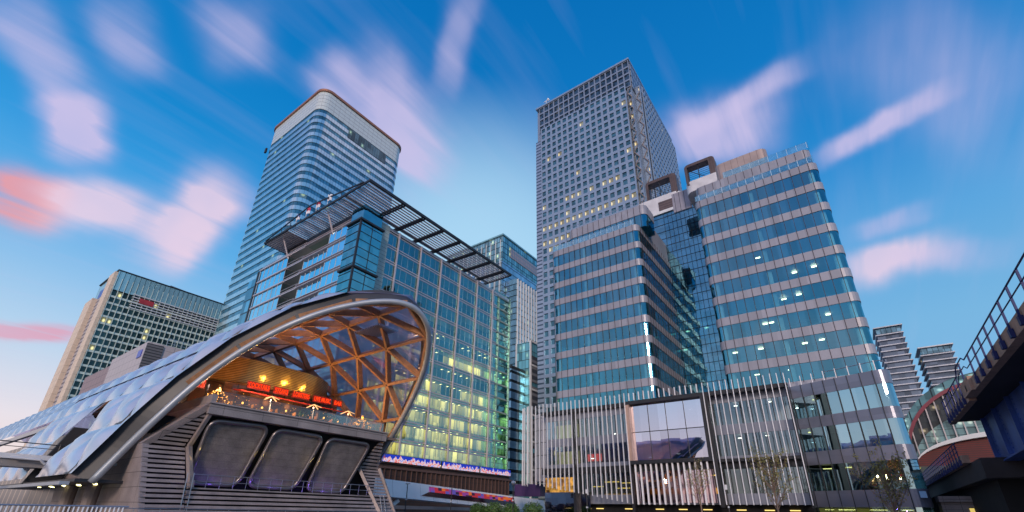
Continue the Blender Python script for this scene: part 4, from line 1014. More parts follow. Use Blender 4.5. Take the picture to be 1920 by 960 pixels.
def sec(s):
    """s in 0..1 of arc length -> x, z, rim y, outward normal"""
    L = s*ARC[-1]; i = max(1, min(399, next((k for k, v in enumerate(ARC) if v >= L), 400)))
    f = (L-ARC[i-1])/(ARC[i]-ARC[i-1]) if ARC[i] > ARC[i-1] else 0
    a, b = FINE[i-1], FINE[i]; x, z_, y = (a[j]+(b[j]-a[j])*f for j in range(3))
    k0, k1 = FINE[max(0, i-6)], FINE[min(400, i+6)]; tx, tz = k1[0]-k0[0], k1[1]-k0[1]; l = math.hypot(tx, tz)
    return x, z_, y, (-tz/l, tx/l)
OFF = 1.25
def station():
    t = thing('station_building', 'dockside station pavilion with a diamond patterned cushion roof over a timber lattice mouth', 'building', (22, 60, 0))
    timber = pmat('larch_timber', (.42, .20, .095), .55, var=.22, vs=2.2, fine=.25)
    cush = pmat('silver_cushion', (.62, .64, .72), .25, .5, var=.12, vs=.5, spec=.8)
    clear, tt, out = newmat('clear_cushion'); tr = N(tt, 'ShaderNodeBsdfTransparent'); tr.inputs[0].default_value = (.64, .60, .76, 1)
    gl = N(tt, 'ShaderNodeBsdfGlossy'); gl.inputs[0].default_value = (.8, .75, .95, 1); gl.inputs['Roughness'].default_value = .12
    df = N(tt, 'ShaderNodeBsdfTranslucent'); df.inputs[0].default_value = (.75, .72, .92, 1)
    m1 = N(tt, 'ShaderNodeMixShader'); m1.inputs[0].default_value = .30; m2 = N(tt, 'ShaderNodeMixShader'); m2.inputs[0].default_value = .22
    tt.links.new(tr.outputs[0], m1.inputs[1]); tt.links.new(df.outputs[0], m1.inputs[2]); tt.links.new(m1.outputs[0], m2.inputs[1]); tt.links.new(gl.outputs[0], m2.inputs[2]); tt.links.new(m2.outputs[0], out.inputs[0])
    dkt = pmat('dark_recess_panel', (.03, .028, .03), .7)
    rimm = pmat('steel_rim', (.40, .43, .47), .45, .35, var=.1); stripm = pmat('dark_rim_strip', (.06, .06, .065), .5, .2)
    NR = 11; PY = 4.7; YEND = 200
    rows = []
    for k in range(NR+1):
        s = k/NR; x, z_, ry, n = sec(s)
        ys = [ry+.25]; y = 24+(k % 2)*PY/2
        while y < YEND:
            if y > ry+1.9: ys.append(y)
            y += PY
        rows.append((x, z_, n, ys))
    def pt(k, y, off=0, s=None):
        x, z_, n, _ = rows[k]; return Vector((x+n[0]*off, y, z_+n[1]*off))
    edges = set(); tris = []
    for k in range(NR):
        A, B = rows[k][3], rows[k+1][3]; i = j = 0
        while i < len(A)-1 or j < len(B)-1:
            adv = j >= len(B)-1 or (i < len(A)-1 and A[i+1] <= B[j+1])
            edges.add((k, A[i], k+1, B[j]))
            if adv: tris.append((k, ((k, A[i]), (k, A[i+1]), (k+1, B[j])))); edges.add((k, A[i], k, A[i+1])); i += 1
            else: tris.append((k, ((k, A[i]), (k+1, B[j+1]), (k+1, B[j])))); edges.add((k+1, B[j], k+1, B[j+1])); j += 1
    # timber beams
    beams = []
    for (k0, y0, k1, y1) in edges:
        if max(y0, y1) > 64 or min(k0, k1) < 2: continue
        a, b = pt(k0, y0, .25), pt(k1, y1, .25); n0 = rows[k0][2]; n1 = rows[k1][2]
        up = Vector((n0[0]+n1[0], 0, n0[1]+n1[1])).normalized(); d = (b-a).normalized()
        beams.append(MB().beam(a+d*.12, b-d*.12, .26, .60, up))
    many('timber_beam', beams, timber, t)
    nodes = MB()
    for k in range(2, NR+1):
        for y in rows[k][3]:
            if y < 64: p = pt(k, y, .12); nodes.sphere(p, .22, 6, 4)
    obj('steel_node', nodes, G['dark'], t, kind='stuff')
    # cushions
    def pillow(a, b, c, n, h, ns):
        m = MB(); idx = {}
        for i in range(ns+1):
            for j in range(ns+1-i):
                u, v = i/ns, j/ns; w = 1-u-v; q = a*w+b*u+c*v
                bulge = (27*u*v*w)**.95*h if min(u, v, w) > 0 else 0
                idx[i, j] = len(m.v); m.v.append(tuple(q+n*bulge))
        for i in range(ns):
            for j in range(ns-i):
                m.f.append((idx[i, j], idx[i+1, j], idx[i, j+1]))
                if j < ns-i-1: m.f.append((idx[i+1, j], idx[i+1, j+1], idx[i, j+1]))
        return m
    solid = []; clr = []; dark = MB(); lin_ = MB()
    for k, tr_ in tris:
        ym = sum(q[1] for q in tr_)/3
        single_hi = sum(1 for q in tr_ if q[0] == k+1) == 1
        if k < 2 and (ym > 73 or 51.5 < ym < 57.5): continue
        P3 = [pt(q[0], q[1], OFF) for q in tr_]
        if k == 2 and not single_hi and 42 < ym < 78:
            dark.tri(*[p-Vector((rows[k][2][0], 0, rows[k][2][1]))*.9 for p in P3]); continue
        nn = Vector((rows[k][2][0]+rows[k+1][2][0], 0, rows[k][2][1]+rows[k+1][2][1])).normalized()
        if k <= 4:
            solid.append(pillow(*P3, nn, .50, 7 if ym < 70 else (4 if ym < 110 else 3)))
            if k >= 3 and ym < 66 and (k, single_hi) not in ((4, True), (5, True), (6, True), (6, False)): lin_.tri(*[pt(q[0], q[1], .5) for q in tr_])
        else: clr.append(pillow(*P3, nn, .3, 3))
    # the top rows let light through where the photograph shows sky between beams
    many('roof_cushion', solid, cush, t, smooth=True)
    many('clear_cushion', clr, clear, t, smooth=True, limit=60)
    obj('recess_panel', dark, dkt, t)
    obj('timber_soffit', lin_, pmat('timber_soffit', (.42, .22, .10), .6, var=.15, vs=2), t)
    # panel seams
    # rim tube and the dark strip behind it
    ns = 90; rim = []; o1 = []; o2 = []
    for i in range(ns+1):
        x, z_, y, n = sec(i/ns); rim.append((x, y, z_)); o1.append((x+n[0]*.25, y+.1, z_+n[1]*.25)); o2.append((x+n[0]*(OFF+.05), y+.9, z_+n[1]*(OFF+.05)))
    obj('rim_tube', MB().tube(rim, .25, 12), rimm, t, True)
    st = MB(); o3 = [(x, y+1.2, z_) for x, y, z_ in o2]
    for i in range(ns): st.quad(o1[i], o1[i+1], o2[i+1], o2[i]); st.quad(o2[i], o2[i+1], o3[i+1], o3[i])
    obj('rim_strip', st, stripm, t, True)
    # bottom gutter along the left foot, and lifted edge beyond
    x, z_, _, n = sec(0); gx = x+n[0]*OFF
    obj('foot_gutter', MB().beam((gx-.1, 42.5, 3.0), (gx-.1, 73, 3.0), .5, .22), rimm, t)
    x2, z2, _, n2 = sec(2/NR); obj('eaves_gutter', MB().beam((x2+n2[0]*OFF, 73, z2-.1), (x2+n2[0]*OFF, YEND, z2-.1), .4, .5), G['steel'], t)
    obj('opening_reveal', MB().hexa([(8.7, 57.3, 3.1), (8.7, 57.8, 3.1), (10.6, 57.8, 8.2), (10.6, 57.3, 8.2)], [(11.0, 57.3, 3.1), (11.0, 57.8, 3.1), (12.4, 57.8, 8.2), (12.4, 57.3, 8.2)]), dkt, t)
    # glazed louvre boxes in the ceiling
    x, z_, _, n = sec(.60)
    lv = MB()
    for i in range(16): 
        yy = 33.6+i*.25; lv.box(x-1.6, x+.6, yy, yy+.07, z_+.25, z_+.45)
    obj('ceiling_louvre', lv, G['steel'], t)
    # ---- stone clad base
    clad = pmat('stone_cladding', (.33, .27, .26), .5, .1, var=.2, lu=(3.0, .03), lz=(.95, .03), lcol=(.06, .05, .05, 1), vs=.7, fine=.35, cellvar=(3.0, .95, .07))
    W1 = MB().hexa([(11.7, 37.4, 0), (11.2, 40, 5.75), (11.2, 60, 5.75), (11.7, 60, 0)], [(12.1, 37.5, 0), (11.6, 40, 5.75), (11.6, 60, 5.75), (12.1, 60, 0)])
    obj('side_wall', W1, clad, t)
    obj('sloping_wall', MB().hexa([(11.2, 40, 5.75), (14.0, 38, 8.85), (14.0, 60, 8.85), (11.2, 60, 5.75)], [(11.6, 40.1, 5.6), (14.4, 38.1, 8.6), (14.4, 60, 8.6), (11.6, 60, 5.6)]), clad, t)
    obj('parapet', MB().box(14.0, 14.35, 38.0, 60, 8.86, 9.5), clad, t)
    obj('terrace_floor', MB().box(14.4, 32, 38.3, 60, 8.3, 8.55), pmat('terrace_floor', (.22, .15, .11), .7), t)
    obj('fascia', MB().box(14.0, 30.6, 38.0, 38.3, 8.05, 8.8).box(14.1, 30.4, 38.3, 39.9, 8.06, 8.28), clad, t)
    obj('fascia_lip', MB().box(13.9, 30.7, 37.85, 38.35, 8.8, 8.9), pmat('lip_stone', (.34, .28, .27), .5), t)
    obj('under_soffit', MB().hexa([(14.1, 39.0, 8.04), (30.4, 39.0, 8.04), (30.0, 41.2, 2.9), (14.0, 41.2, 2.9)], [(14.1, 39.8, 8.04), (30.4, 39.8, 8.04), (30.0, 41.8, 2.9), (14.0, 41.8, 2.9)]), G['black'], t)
    # rounded concrete panels
    conc = pmat('board_concrete', (.19, .16, .15), .75, var=.3, vs=1.2, fine=.5, lz=(.55, .012))
    frm = pmat('panel_frame', (.19, .17, .18), .3, .6, var=.1)
    for (tl, tr2, br, bl) in (((14.6, 7.7), (19.0, 7.85), (18.3, 3.3), (14.75, 3.3)), ((19.65, 7.75), (24.1, 7.7), (23.15, 3.25), (19.1, 3.3)), ((24.65, 7.65), (29.3, 7.65), (28.1, 3.15), (24.3, 3.2))):
        path = []; C4 = [Vector(bl), Vector(br), Vector(tr2), Vector(tl)]; rad = .75
        for i in range(4):
            p, a, b = C4[i], C4[i-1], C4[(i+1) % 4]; pa = p+(a-p).normalized()*rad; pb = p+(b-p).normalized()*rad
            for q in range(6): f = q/5; path.append((pa*(1-f)**2+p*2*f*(1-f)+pb*f*f))
        yy = lambda z_: 40.35-(z_-3.2)*.37
        pan = obj('concrete_panel', MB().poly([(p.x, yy(p.y)+.12, p.y) for p in path]), conc, t)
        obj('panel_frame', MB().tube([(p.x, yy(p.y), p.y) for p in path], .17, 8, True), frm, pan, True)
    # louvres
    lm = pmat('stone_louvre', (.33, .27, .26), .5, .2, var=.25, vs=.9, fine=.3)
    def slats(BL, BR, TR, TL, n, th=.62, d=.22):
        BL, BR, TR, TL = map(Vector, (BL, BR, TR, TL)); out_ = []
        for i in range(n):
            f0, f1 = i/n, (i+th)/n
            a, b = BL.lerp(TL, f0), BR.lerp(TR, f0); c, e = BR.lerp(TR, f1), BL.lerp(TL, f1); q = Vector((0, d, 0)); o = Vector((0, -.05, 0))
            out_.append(MB().hexa([a+o, b+o, b+q, a+q], [e, c, c+q, e+q]))
        return out_
    yl = lambda z_: 40-(5.75-z_)*.46
    L = slats((11.75, yl(0), 0), (14.35, yl(0), 0), (13.85, 40, 5.8), (11.25, 40, 5.75), 18)
    L += slats((14.36, yl(0), 0), (33.0, yl(0), 0), (32.2, yl(2.85), 2.85), (14.2, yl(2.85), 2.85), 9)
    L += slats((11.25, 40, 5.8), (13.8, 40, 5.8), (14.2, 38.5, 8.1), (14.1, 38.5, 8.1), 8)
    L += slats((30.5, yl(2.9), 2.9), (32.2, yl(2.9), 2.9), (31.65, 40, 5.5), (29.35, 40, 5.5), 9)
    L += slats((29.35, 40, 5.5), (31.65, 40, 5.5), (30.6, 38.4, 8.0), (30.2, 38.4, 8.0), 8)
    many('louvre', L, lm, t)
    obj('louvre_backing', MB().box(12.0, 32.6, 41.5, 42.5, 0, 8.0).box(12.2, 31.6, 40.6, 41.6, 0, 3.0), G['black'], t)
    obj('corner_post', MB().beam((14.05, 39.85, 5.8), (14.45, yl(2.9)-.1, 2.9), .3, .3).beam((14.05, 39.85, 5.8), (14.3, 38.3, 8.2), .25, .25), lm, t)
    obj('edge_post', MB().beam((31.75, 39.95, 5.6), (33.1, 37.4, 0), .22, .3).beam((29.3, 39.9, 5.4), (31.4, 37.2, 0), .2, .3), lm, t)
    obj('ledge', MB().box(14.3, 31.0, 38.7, 40.7, 2.86, 2.96), lm, t)
    rl = MB().tube([(14.5, 38.75, 3.85), (30.6, 38.75, 3.85)], .028, 6).tube([(14.5, 38.75, 3.4), (30.6, 38.75, 3.4)], .02, 6)
    for i in range(18): rl.tube([(14.5+i*.947, 38.75, 2.95), (14.5+i*.947, 38.75, 3.85)], .022, 5)
    obj('ledge_railing', rl, G['steel'], t)
    for x in (13.9, 14.35):
        pass
    ld = MB().tube([(14.0, 37.9, .3), (14.0, 38.4, 3.2), (14.0, 38.5, 3.9)], .03, 6).tube([(14.4, 37.9, .3), (14.4, 38.4, 3.2), (14.4, 38.5, 3.9)], .03, 6)
    for i in range(12): ld.tube([(14.0, 37.9+i*.045, .4+i*.26), (14.4, 37.9+i*.045, .4+i*.26)], .02, 5)
    obj('ladder', ld, G['steel'], t)
    ld = MB().tube([(31.0, 37.3, .3), (31.0, 38.4, 3.0)], .03, 6).tube([(31.45, 37.3, .3), (31.45, 38.4, 3.0)], .03, 6)
    for i in range(10): ld.tube([(31, 37.4+i*.1, .5+i*.26), (31.45, 37.4+i*.1, .5+i*.26)], .02, 5)
    obj('ladder', ld, G['steel'], t)
    lr = MB().tube([(9, 36.8, 1.55), (33, 36.8, 1.55)], .022, 5)
    for i in range(17): lr.tube([(9.6+i*1.4, 36.8, .4), (9.6+i*1.4, 36.8, 1.55)], .02, 5)
    obj('quay_rail', lr, G['steel'], t)
    # restaurant wall under the roof: curved louvred brass drum above a dark glazed front
    brass = pmat('brass_slats', (.42, .26, .10), .3, .75, var=.2, lz=(.16, .05), lcol=(.05, .03, .02, 1), vs=1.2)
    def curve(y0, bulge, xa=15.6, xb=28.6, n=24):
        return [(xa+(xb-xa)*i/n, y0+bulge*(abs(2*i/n-1)**3)) for i in range(n+1)]
    cv = curve(44.6, 2.2); dm = MB(); gf = MB()
    for (a, b) in zip(cv[:-1], cv[1:]):
        zt0 = 12.45; zt1 = 14.75
        dm.quad((a[0], a[1], zt0), (b[0], b[1], zt0), (b[0], b[1], zt1), (a[0], a[1], zt1)); dm.quad((a[0], a[1], zt0), (b[0], b[1], zt0), (b[0], b[1]+1, zt0), (a[0], a[1]+1, zt0))
        gf.quad((a[0], a[1]+.8, 8.55), (b[0], b[1]+.8, 8.55), (b[0], b[1]+.8, 12.45), (a[0], a[1]+.8, 12.45))
    obj('brass_drum', dm, brass, t)
    obj('restaurant_front', gf, winmat('restaurant_glass', (.10, .05, .04), .3, .1, .25, 1.1, 1.3, (1, .35, .1), .5, 4, varc=.6, lu=(1.1, .07)), t)
    obj('rear_wall', MB().poly([(max(12.6, min(31.6, sec(i/30)[0]-sec(i/30)[3][0]*.3)), 48, min(14.7, max(8.5, sec(i/30)[1]-sec(i/30)[3][1]*.3))) for i in range(31)]), pmat('dark_rear_wall', (.05, .04, .045), .6, lu=(1.6, .1), lcol=(.15, .12, .11, 1)), t)
    obj('red_canopy', MB().hexa([(18, 43.2, 11.3), (30, 43.8, 11.3), (30, 45, 11.55), (18, 44.8, 11.55)], [(18, 43.2, 11.4), (30, 43.8, 11.4), (30, 45, 11.65), (18, 44.8, 11.65)]), pmat('red_awning', (.5, .03, .02), .6), t)
    # balustrade
    bg_ = MB(); 
    obj('balustrade', MB().box(14.5, 30.2, 38.15, 38.18, 8.9, 9.75), glass('terrace_balustrade', (.92, .9, .88), (1, .9, .8), .0, .02), t)
    obj('handrail', MB().tube([(14.5, 38.16, 9.8), (30.3, 38.16, 9.8)], .03, 6), G['steel'], t)
    # lower dark entrance under the left foot
    obj('entrance_soffit', MB().box(8.8, 12, 42, 74, 3.1, 3.3), G['dark'], t)
    dl = emat('soffit_downlight', (1, .9, .4), 6)
    for i in range(9): obj('downlight', MB().box(10.2+(i % 2)*.5, 10.4+(i % 2)*.5, 43.5+i*2.0, 43.75+i*2.0, 3.05, 3.09), dl, t)
    obj('entrance_wall', MB().box(12.1, 12.4, 60, 190, 0, 8.5), pmat('entrance_wall', (.09, .09, .11), .3, .2, lu=(2.6, .5), lcol=(.42, .34, .27, 1)), t)
    for y in (46, 52): obj('column', MB().tube([(10.9, y, 0), (10.9, y, 3.1)], .45, 12), pmat('round_column', (.22, .18, .17), .6), t)
    obj('cladding_slot', MB().box(10.4, 11.1, 43.4, 44.1, 4.3, 4.5), G['white'], t)
station()

# lit sign lettering along the restaurant front
def signs():
    red = emat('red_neon', (1, .06, .012), 1.3); dimred = pmat('red_sign_back', (.25, .01, .01), .5)
    data = [('COCKTAILS', 18.75, 20.7, 'red neon word COCKTAILS on the restaurant front'), ('STEAKS', 21.25, 22.55, 'red neon word STEAKS on the restaurant front'), ('LOBSTERS', 23.15, 24.85, 'red neon word LOBSTERS on the restaurant front'),
            ('LIVE MUSIC', 25.4, 27.3, 'red neon words LIVE MUSIC on the restaurant front'), ('BAR', 27.75, 28.65, 'red neon word BAR at the right end of the restaurant front'), ('BBQ', 13.75, 14.6, 'short red neon word at the far left of the terrace beside the steel rim'), ('PIT', 14.75, 15.45, 'second short red neon word at the left, next to the wire dome')]
    for txt, xa, xb, lab in data:
        y = 43.75+(0 if xa > 17 else .6); zc = 12.12 if xa > 17 else 11.45; h = .46 if xa > 17 else .5
        t = thing('neon_sign', lab, 'sign', ((xa+xb)/2, y, zc), 'red neon words on the restaurant')
        cu = bpy.data.curves.new('lettering', 'FONT'); cu.body = txt; cu.extrude = .02; cu.offset = .012; cu.resolution_u = 3
        tmp = bpy.data.objects.new('tmp', cu); S.collection.objects.link(tmp)
        dg = bpy.context.evaluated_depsgraph_get(); me = bpy.data.meshes.new_from_object(tmp.evaluated_get(dg)); bpy.data.objects.remove(tmp)
        xs = [v.co.x for v in me.vertices]; ys = [v.co.y for v in me.vertices]; w = max(xs)-min(xs); hh = max(ys)-min(ys)
        for v in me.vertices:
            q = v.co.copy(); v.co = ((q.x-min(xs))/w*(xb-xa)-(xb-xa)/2, q.z, (q.y-min(ys))/hh*h-h/2)
        me.materials.clear(); me.materials.append(red)
        o = bpy.data.objects.new('lettering', me); S.collection.objects.link(o); o.parent = t; o.location = (0, -.06, 0)
        obj('backing', MB().box(xa-.08, xb+.08, y+.02, y+.1, zc-h/2-.1, zc+h/2+.1), dimred, t)
signs()

# terrace things
def terrace():
    amber = emat('amber_bulb', (1, .48, .1), 3.5); warmw = emat('warm_lamp', (1, .55, .22), 1.6)
    gold = pmat('gold_wire', (.55, .3, .08), .3, .7)
    for k, (x, y, r, h, lab) in enumerate(((15.5, 41.2, .95, 2.1, 'wire dome hung with bulbs at the left corner of the terrace'), (28.8, 39.9, .9, 1.7, 'onion shaped wire dome with bulbs at the right end of the terrace'))):
        t = thing('wire_dome', lab, 'garden dome', (x, y, 8.55), 'lit wire domes on the terrace')
        w = MB(); n = 10; b = []
        prof = [(1, 0), (1.08, .25), (1, .5), (.75, .72), (.4, .86), (.14, .95), (.08, 1.15)]
        for i in range(n):
            a = 2*math.pi*i/n; w.tube([(x+r*q*math.cos(a), y+r*q*math.sin(a), 8.55+h*p) for q, p in prof], .025, 4)
            for q, p in prof[1:6]: b.append(MB().sphere((x+r*q*math.cos(a), y+r*q*math.sin(a), 8.55+h*p), .05, 5, 3))
        for q, p in prof[:4]: w.tube([(x+r*q*math.cos(2*math.pi*i/16), y+r*q*math.sin(2*math.pi*i/16), 8.55+h*p) for i in range(16)], .02, 4, True)
        obj('wire_frame', w, gold, t); many('bulb', b, amber, t)
        obj('seat_cushion', MB().box(x-.6, x+.6, y-.4, y+.5, 8.56, 9.0), pmat('orange_cushion', (.6, .15, .03), .7), t)
    # heater parasols
    spots = [(19.6, 40.6, 'slim heater parasol on the terrace under the word COCKTAILS'), (23.6, 40.4, 'slim heater parasol on the terrace near LOBSTERS'), (27.2, 40.2, 'slim heater parasol on the terrace in front of BAR')]
    for x, y, lab in spots:
        t = thing('patio_heater', lab, 'heater', (x, y, 8.55), 'heater parasols on the terrace')
        obj('pole', MB().tube([(x, y, 8.55), (x, y, 10.5)], .05, 6), G['steel'], t)
        for i in range(4):
            a = math.pi/2*i+.5; obj('heater_arm', MB().beam((x, y, 10.75), (x+.75*math.cos(a), y+.75*math.sin(a), 10.45), .09, .05), warmw, t)
    for i in range(7):
        x = 16.8+i*1.85; y = 39.4+(i % 2)*.5
        t = thing('dining_table', 'small terrace dining table with chairs, number %s from the left' % ['first', 'second', 'third', 'fourth', 'fifth', 'sixth', 'seventh'][i], 'table', (x, y, 8.55), 'dining tables along the terrace edge')
        t['label'] = '%s small dining table from the left along the terrace balustrade' % ['first', 'second', 'third', 'fourth', 'fifth', 'sixth', 'seventh'][i]
        obj('table_top', MB().tube([(x, y, 9.28), (x, y, 9.32)], .4, 12), pmat('wood_top', (.35, .17, .08), .5), t)
        obj('leg', MB().tube([(x, y, 8.55), (x, y, 9.28)], .05, 6), G['dark'], t)
        for s_ in (-1, 1):
            c = thing('terrace_chair', ('chair left of the ' if s_ < 0 else 'chair right of the ')+['first', 'second', 'third', 'fourth', 'fifth', 'sixth', 'seventh'][i]+' terrace dining table from the left', 'chair', (x+s_*.62, y, 8.55), 'chairs on the terrace')
            xx = x+s_*.62; cm = pmat('gold_chair', (.55, .25, .08), .4, .4)
            obj('seat', MB().box(xx-.2, xx+.2, y-.2, y+.2, 9.0, 9.05), cm, c); obj('backrest', MB().box(xx+s_*.18, xx+s_*.22, y-.2, y+.2, 9.05, 9.5), cm, c)
            for u in (-1, 1):
                for v in (-1, 1): obj('leg', MB().box(xx+u*.17-.02, xx+u*.17+.02, y+v*.17-.02, y+v*.17+.02, 8.55, 9.0), cm, c)
        l = thing('table_lamp', 'small glowing lamp on the %s terrace dining table from the left' % ['first', 'second', 'third', 'fourth', 'fifth', 'sixth', 'seventh'][i], 'lamp', (x, y, 9.32), 'lamps on the terrace tables')
        obj('shade', MB().sphere((x, y, 9.5), .09, 6, 4), amber, l); obj('stem', MB().tube([(x, y, 9.32), (x, y, 9.42)], .02, 5), gold, l)
    leaf = pmat('planter_leaf', (.06, .12, .03), .6, var=.3)
    for x, w_ in ((22.2, 'left'), (25.6, 'right')):
        t = thing('potted_plant', 'green palm-like potted plant on the terrace, %s of the two' % w_, 'plant', (x, 39.9, 8.55), 'potted plants on the terrace')
        m = MB()
        for i in range(60):
            a = random.random()*6.28; e = random.uniform(.2, 1.3); L_ = random.uniform(.4, .8); p = Vector((x, 39.9, 9.2)); d = Vector((math.cos(a)*math.cos(e), math.sin(a)*math.cos(e), math.sin(e)))
            q = p+d*L_; sd_ = d.cross(Vector((0, 0, 1))).normalized()*.05; m.quad(p-sd_*.3, p+sd_*.3, q+sd_+Vector((0, 0, -.1)), q-sd_+Vector((0, 0, -.1)))
        obj('leaves', m, leaf, t); obj('pot', MB().tube([(x, 39.9, 8.55), (x, 39.9, 9.2)], [.2, .28], 10), pmat('pot', (.2, .18, .18), .6), t)
    sb = MB()
    for i in range(80):
        x = random.uniform(15, 29.5); sb.sphere((x, random.uniform(38.6, 43), random.choice((9.0, 9.3, 9.9, 10.3))+random.uniform(-.2, .2)), .028, 4, 3)
    o = obj('fairy_lights', sb, emat('fairy_bulb', (1, .42, .08), 2.5)); o['kind'] = 'stuff'; o['label'] = 'warm fairy lights scattered over the terrace planting'; o['category'] = 'lights'
terrace()
# lamps the photograph shows lit under the roof
def lamp(name, loc, e, col, size=.3, typ='POINT', aim=None, ang=90):
    l = bpy.data.lights.new(name, typ); l.energy = e; l.color = col
    if typ == 'SPOT': l.spot_size = R(ang); l.spot_blend = .8
    l.shadow_soft_size = size
    o = bpy.data.objects.new(name, l); S.collection.objects.link(o); o.location = loc
    if aim: o.rotation_euler = (Vector(aim)-Vector(loc)).to_track_quat('-Z', 'Y').to_euler()
for (x, y, e) in ((15.5, 41.5, 600), (19.5, 41, 700), (23.5, 40.5, 420), (27.5, 40, 220)): lamp('terrace_uplight', (x, y, 10.6), e*1.1, (1, .60, .28))
for x in (20.6, 22.9, 25.4): lamp('drum_spot', (x, 43.7, 13.4), 120, (1, .62, .12), .08)
for x in (14.6, 19.0, 24.0): lamp('violet_foot_light', (x+.1, 39.7, 3.25), 14, (.25, .12, 1), .05)
for x in (16.5, 21.3, 26.3): lamp('violet_foot_light', (x, 39.6, 3.2), 9, (.25, .12, 1), .05)
for x in (14.55, 18.9, 19.5, 23.7, 24.4): lamp('frame_glint_light', (x, 38.9, 5.4), 5, (1, .7, .2), .03)

# ================================================================== bridges and quay things
def footbridges():
    t = thing('footbridge', 'narrow grey footbridge with railing running into the left side of the roof', 'bridge', (2, 57, 0))
    obj('deck', MB().box(-40, 10.9, 56.2, 58.4, 4.5, 5.4), pmat('bridge_grey', (.30, .27, .26), .5, var=.1), t)
    obj('edge_trim', MB().box(-40, 10.9, 56.0, 56.2, 5.1, 5.5), G['white'], t)
    r = MB().tube([(-40, 56.2, 6.55), (10.9, 56.2, 6.4)], .045, 6).tube([(-40, 56.2, 6.15), (10.9, 56.2, 6.05)], .03, 6)
    for i in range(13): r.tube([(-38+i*4, 56.2, 5.4), (-38+i*4, 56.2, 6.5)], .05, 6)
    obj('railing', r, G['dark'], t)
    obj('lamp_arm', MB().tube([(7.2, 55.8, 5.15), (9.0, 55.7, 5.1), (9.4, 55.8, 4.8)], .1, 8), G['white'], t)
    t = thing('white_footbridge', 'long white footbridge with a strip of coloured lit windows, below the brown wall', 'bridge', (70, 60, 0))
    m = MB()
    def zt(x): return 6.35-(x-46)*.040
    xs = [36+i*4 for i in range(16)]
    for a, b in zip(xs[:-1], xs[1:]):
        m.hexa([(a, 60, zt(a)-2.55), (b, 60, zt(b)-2.55), (b, 63, zt(b)-2.55), (a, 63, zt(a)-2.55)], [(a, 60.6, zt(a)), (b, 60.6, zt(b)), (b, 63, zt(b)), (a, 63, zt(a))])
    obj('hull', m, pmat('white_bridge_paint', (.88, .88, .90), .35, var=.05, lu=(3, .03)), t)
    mm, tt, out = newmat('coloured_windows'); em = N(tt, 'ShaderNodeEmission'); tt.links.new(em.outputs[0], out.inputs[0])
    u, z_, oc = face_u(tt); w = cell(tt, u, .9, z_, .45, 3)
    tt.links.new(RAMP(tt, w, [(0, (.05, .03, .08, 1)), (.3, (.6, .05, .08, 1)), (.5, (.9, .2, .05, 1)), (.7, (.15, .12, .55, 1)), (.9, (.35, .08, .4, 1))], 'CONSTANT'), em.inputs[0]); em.inputs[1].default_value = .6
    q = lambda x, f: (x, 59.9+.6*f, zt(x)-2.55+2.55*f)
    s = MB(); s2 = MB()
    for a, b in ((59, 66), (66, 73), (73, 80), (80, 84)):
        s.quad(q(a, .55), q(b, .55), q(b, .88), q(a, .88))
        s2.quad(q(a-(2 if a == 59 else 0), .25), q(b+.5, .25), q(b, .548), q(a, .548))
    obj('window_strip', s, mm, t); obj('dark_strip', s2, pmat('dark_glass_strip', (.05, .02, .03), .15, .3), t)
    obj('under_rib', MB().box(36, 100, 59.7, 60.3, 1.9, 2.4), G['steel'], t)
    obj('strut', MB().beam((48.5, 61, .2), (53, 61, 3.2), .5, .5), G['white'], t)
footbridges()
def quay_railing():
    t = thing('quay_railing', 'steel quayside railing with slanting bars at the bottom left', 'railing', (3, 22, 0))
    m = MB().tube([(0, 22, 1.66), (6.4, 22, 1.66)], .03, 6)
    obj('handrail', m, G['steel'], t)
    b = [MB().box(.1+i*.125, .135+i*.125, 21.98, 22.02, .5, 1.64) for i in range(50)]
    many('bar', b, G['fin'], t); obj('kerb', MB().box(-2, 6.5, 21.8, 22.2, 0, .5), G['ground'], t)
quay_railing()
def lamp_post():
    spots = [(45, 50.2, 5.0, 'slim dark lamp post before the white footbridge, left of the two T-topped posts'), (45, 42.0, 4.6, 'slim dark lamp post in front of the coloured bridge windows'),
             (45, 32.5, 4.8, 'lamp post with a round grey head at the left end of the white fins'), (45, 23.2, 3.7, 'lamp post with white cap before the gold lobby'), (45, 9.75, 3.9, 'lamp post with white cap between the two right trees')]
    t = None
    for i, (x, y, h, lab) in enumerate(spots):
        t = thing('lamp_post', lab, 'lamp post', (x, y, 0), 'lamp posts along the quay')
        obj('pole', MB().tube([(x, y, 0), (x, y, h)], [.07, .05], 8), G['dark'], t)
        if i < 2: obj('head', MB().box(x-.08, x+.08, y-.38, y+.38, h, h+.07), G['dark'], t)
        elif i == 2: obj('head', MB().sphere((x, y, h), .28, 10, 6), G['steel'], t)
        else: obj('head', MB().tube([(x, y, h-.1), (x, y, h+.3)], [.12, .14], 8), G['white'], t)
        obj('fixing', MB().box(x-.12, x+.12, y-.05, y+.05, h*.6, h*.6+.15), G['white'], t)
lamp_post()
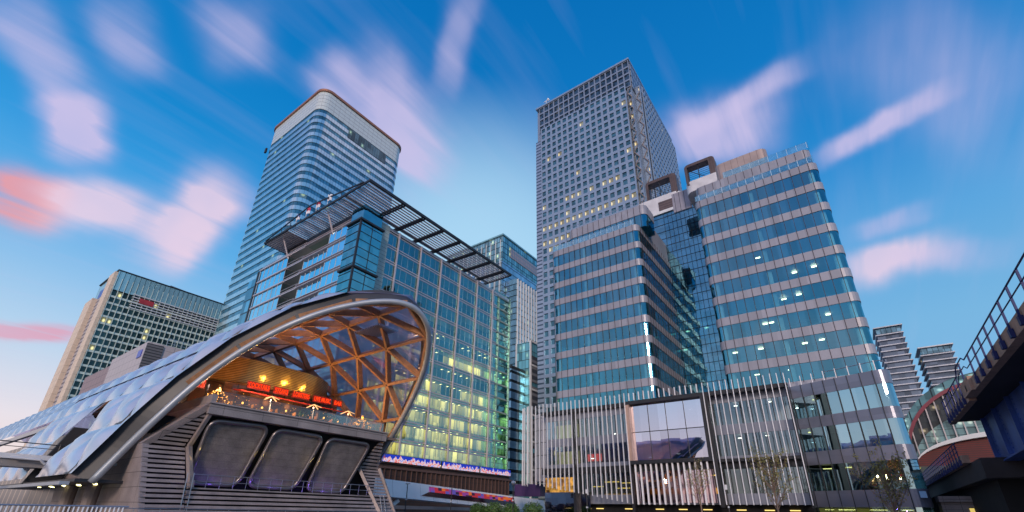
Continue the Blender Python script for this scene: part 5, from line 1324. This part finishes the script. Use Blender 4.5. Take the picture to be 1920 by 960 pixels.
def young_tree(x, y, h, spread, nb, nl, lab, seed):
    rnd = random.Random(seed); t = thing('young_tree', lab, 'tree', (x, y, 0), 'young street trees before the pavilion')
    bark = pmat('pale_bark', (.25, .17, .12), .8); leaf = pmat('spring_leaf', (.24, .22, .06), .6, var=.4, vs=3)
    tr = MB().tube([(x, y, 0), (x+.03, y, h*.3), (x, y+.03, h*.55), (x, y, h*.95)], [.10, .08, .05, .015], 7); cr_ = MB()
    for i in range(nb):
        z0 = h*rnd.uniform(.28, .75); a = rnd.random()*6.28; L_ = spread*rnd.uniform(.5, 1)*(1.1-.5*(z0/h)); p = Vector((x, y, z0))
        pts = [p]; d = Vector((math.cos(a)*.75, math.sin(a)*.75, 1.0)).normalized()
        for k in range(3): d = (d+Vector((rnd.uniform(-.15, .15), rnd.uniform(-.15, .15), .1))).normalized(); pts.append(pts[-1]+d*L_/2.2)
        tr.tube(pts, [.035, .025, .015, .008], 5)
        for k in range(4):
            q = pts[rnd.choice((1, 2, 3))]; e = (d+Vector((rnd.uniform(-.9, .9), rnd.uniform(-.9, .9), rnd.uniform(-.2, .6)))).normalized(); r_ = q+e*L_*.5
            tr.tube([q, r_], [.012, .005], 4)
            for l in range(nl):
                c = q.lerp(r_, rnd.uniform(.2, 1.1))+Vector((rnd.gauss(0, .1), rnd.gauss(0, .1), rnd.gauss(0, .1))); u = Vector((rnd.gauss(0, 1), rnd.gauss(0, 1), rnd.gauss(0, 1))).normalized()*.085; v = u.cross(Vector((rnd.gauss(0, 1), rnd.gauss(0, 1), 1))).normalized()*.06
                cr_.quad(c-u, c+v, c+u, c-v)
    obj('trunk', tr, bark, t); obj('crown', cr_, leaf, t)
young_tree(55, 14.7, 8.0, 2.2, 22, 4, 'thin bare young tree in front of the white fins under the big framed window', 3)
young_tree(52, 7.0, 7.6, 2.8, 34, 9, 'young tree with sparse yellow-green leaves before the second framed bay', 5)
young_tree(52, -1.6, 6.6, 2.9, 34, 10, 'young tree with sparse leaves in front of the podium corner glass', 8)
def shrubs():
    leaf = pmat('hedge_leaf', (.07, .14, .025), .6, var=.4, vs=2)
    for i, (x, y, r, lab) in enumerate(((58, 48.5, 1.3, 'leafy green shrub under the white footbridge, left one'), (58, 45.4, 1.5, 'leafy green shrub under the white footbridge, middle one'), (58, 42.2, 1.2, 'leafy green shrub under the end of the white footbridge, right of the other two'), (62, 41.0, 1.6, 'rounded green shrub beside the gold lobby at the left end of the fins'))):
        rnd = random.Random(i+40); t = thing('shrub', lab, 'shrub', (x, y, 0), 'green shrubs by the white footbridge'); m = MB()
        for k in range(1500):
            u = Vector((rnd.gauss(0, 1), rnd.gauss(0, 1), rnd.gauss(0, 1))).normalized()*(r*rnd.uniform(.55, 1.05)+.12*math.sin(k))
            c = Vector((x, y, 2.0))+Vector((u.x, u.y, u.z*.75)); a = Vector((rnd.gauss(0, 1), rnd.gauss(0, 1), rnd.gauss(0, 1))).normalized()*.12; b = a.cross(u).normalized()*.08
            m.quad(c-a, c+b, c+a, c-b)
        obj('foliage', m, leaf, t); obj('stems', MB().tube([(x, y, 0), (x, y, 1.6)], .12, 6), pmat('stem', (.1, .07, .05), .8), t)
shrubs()
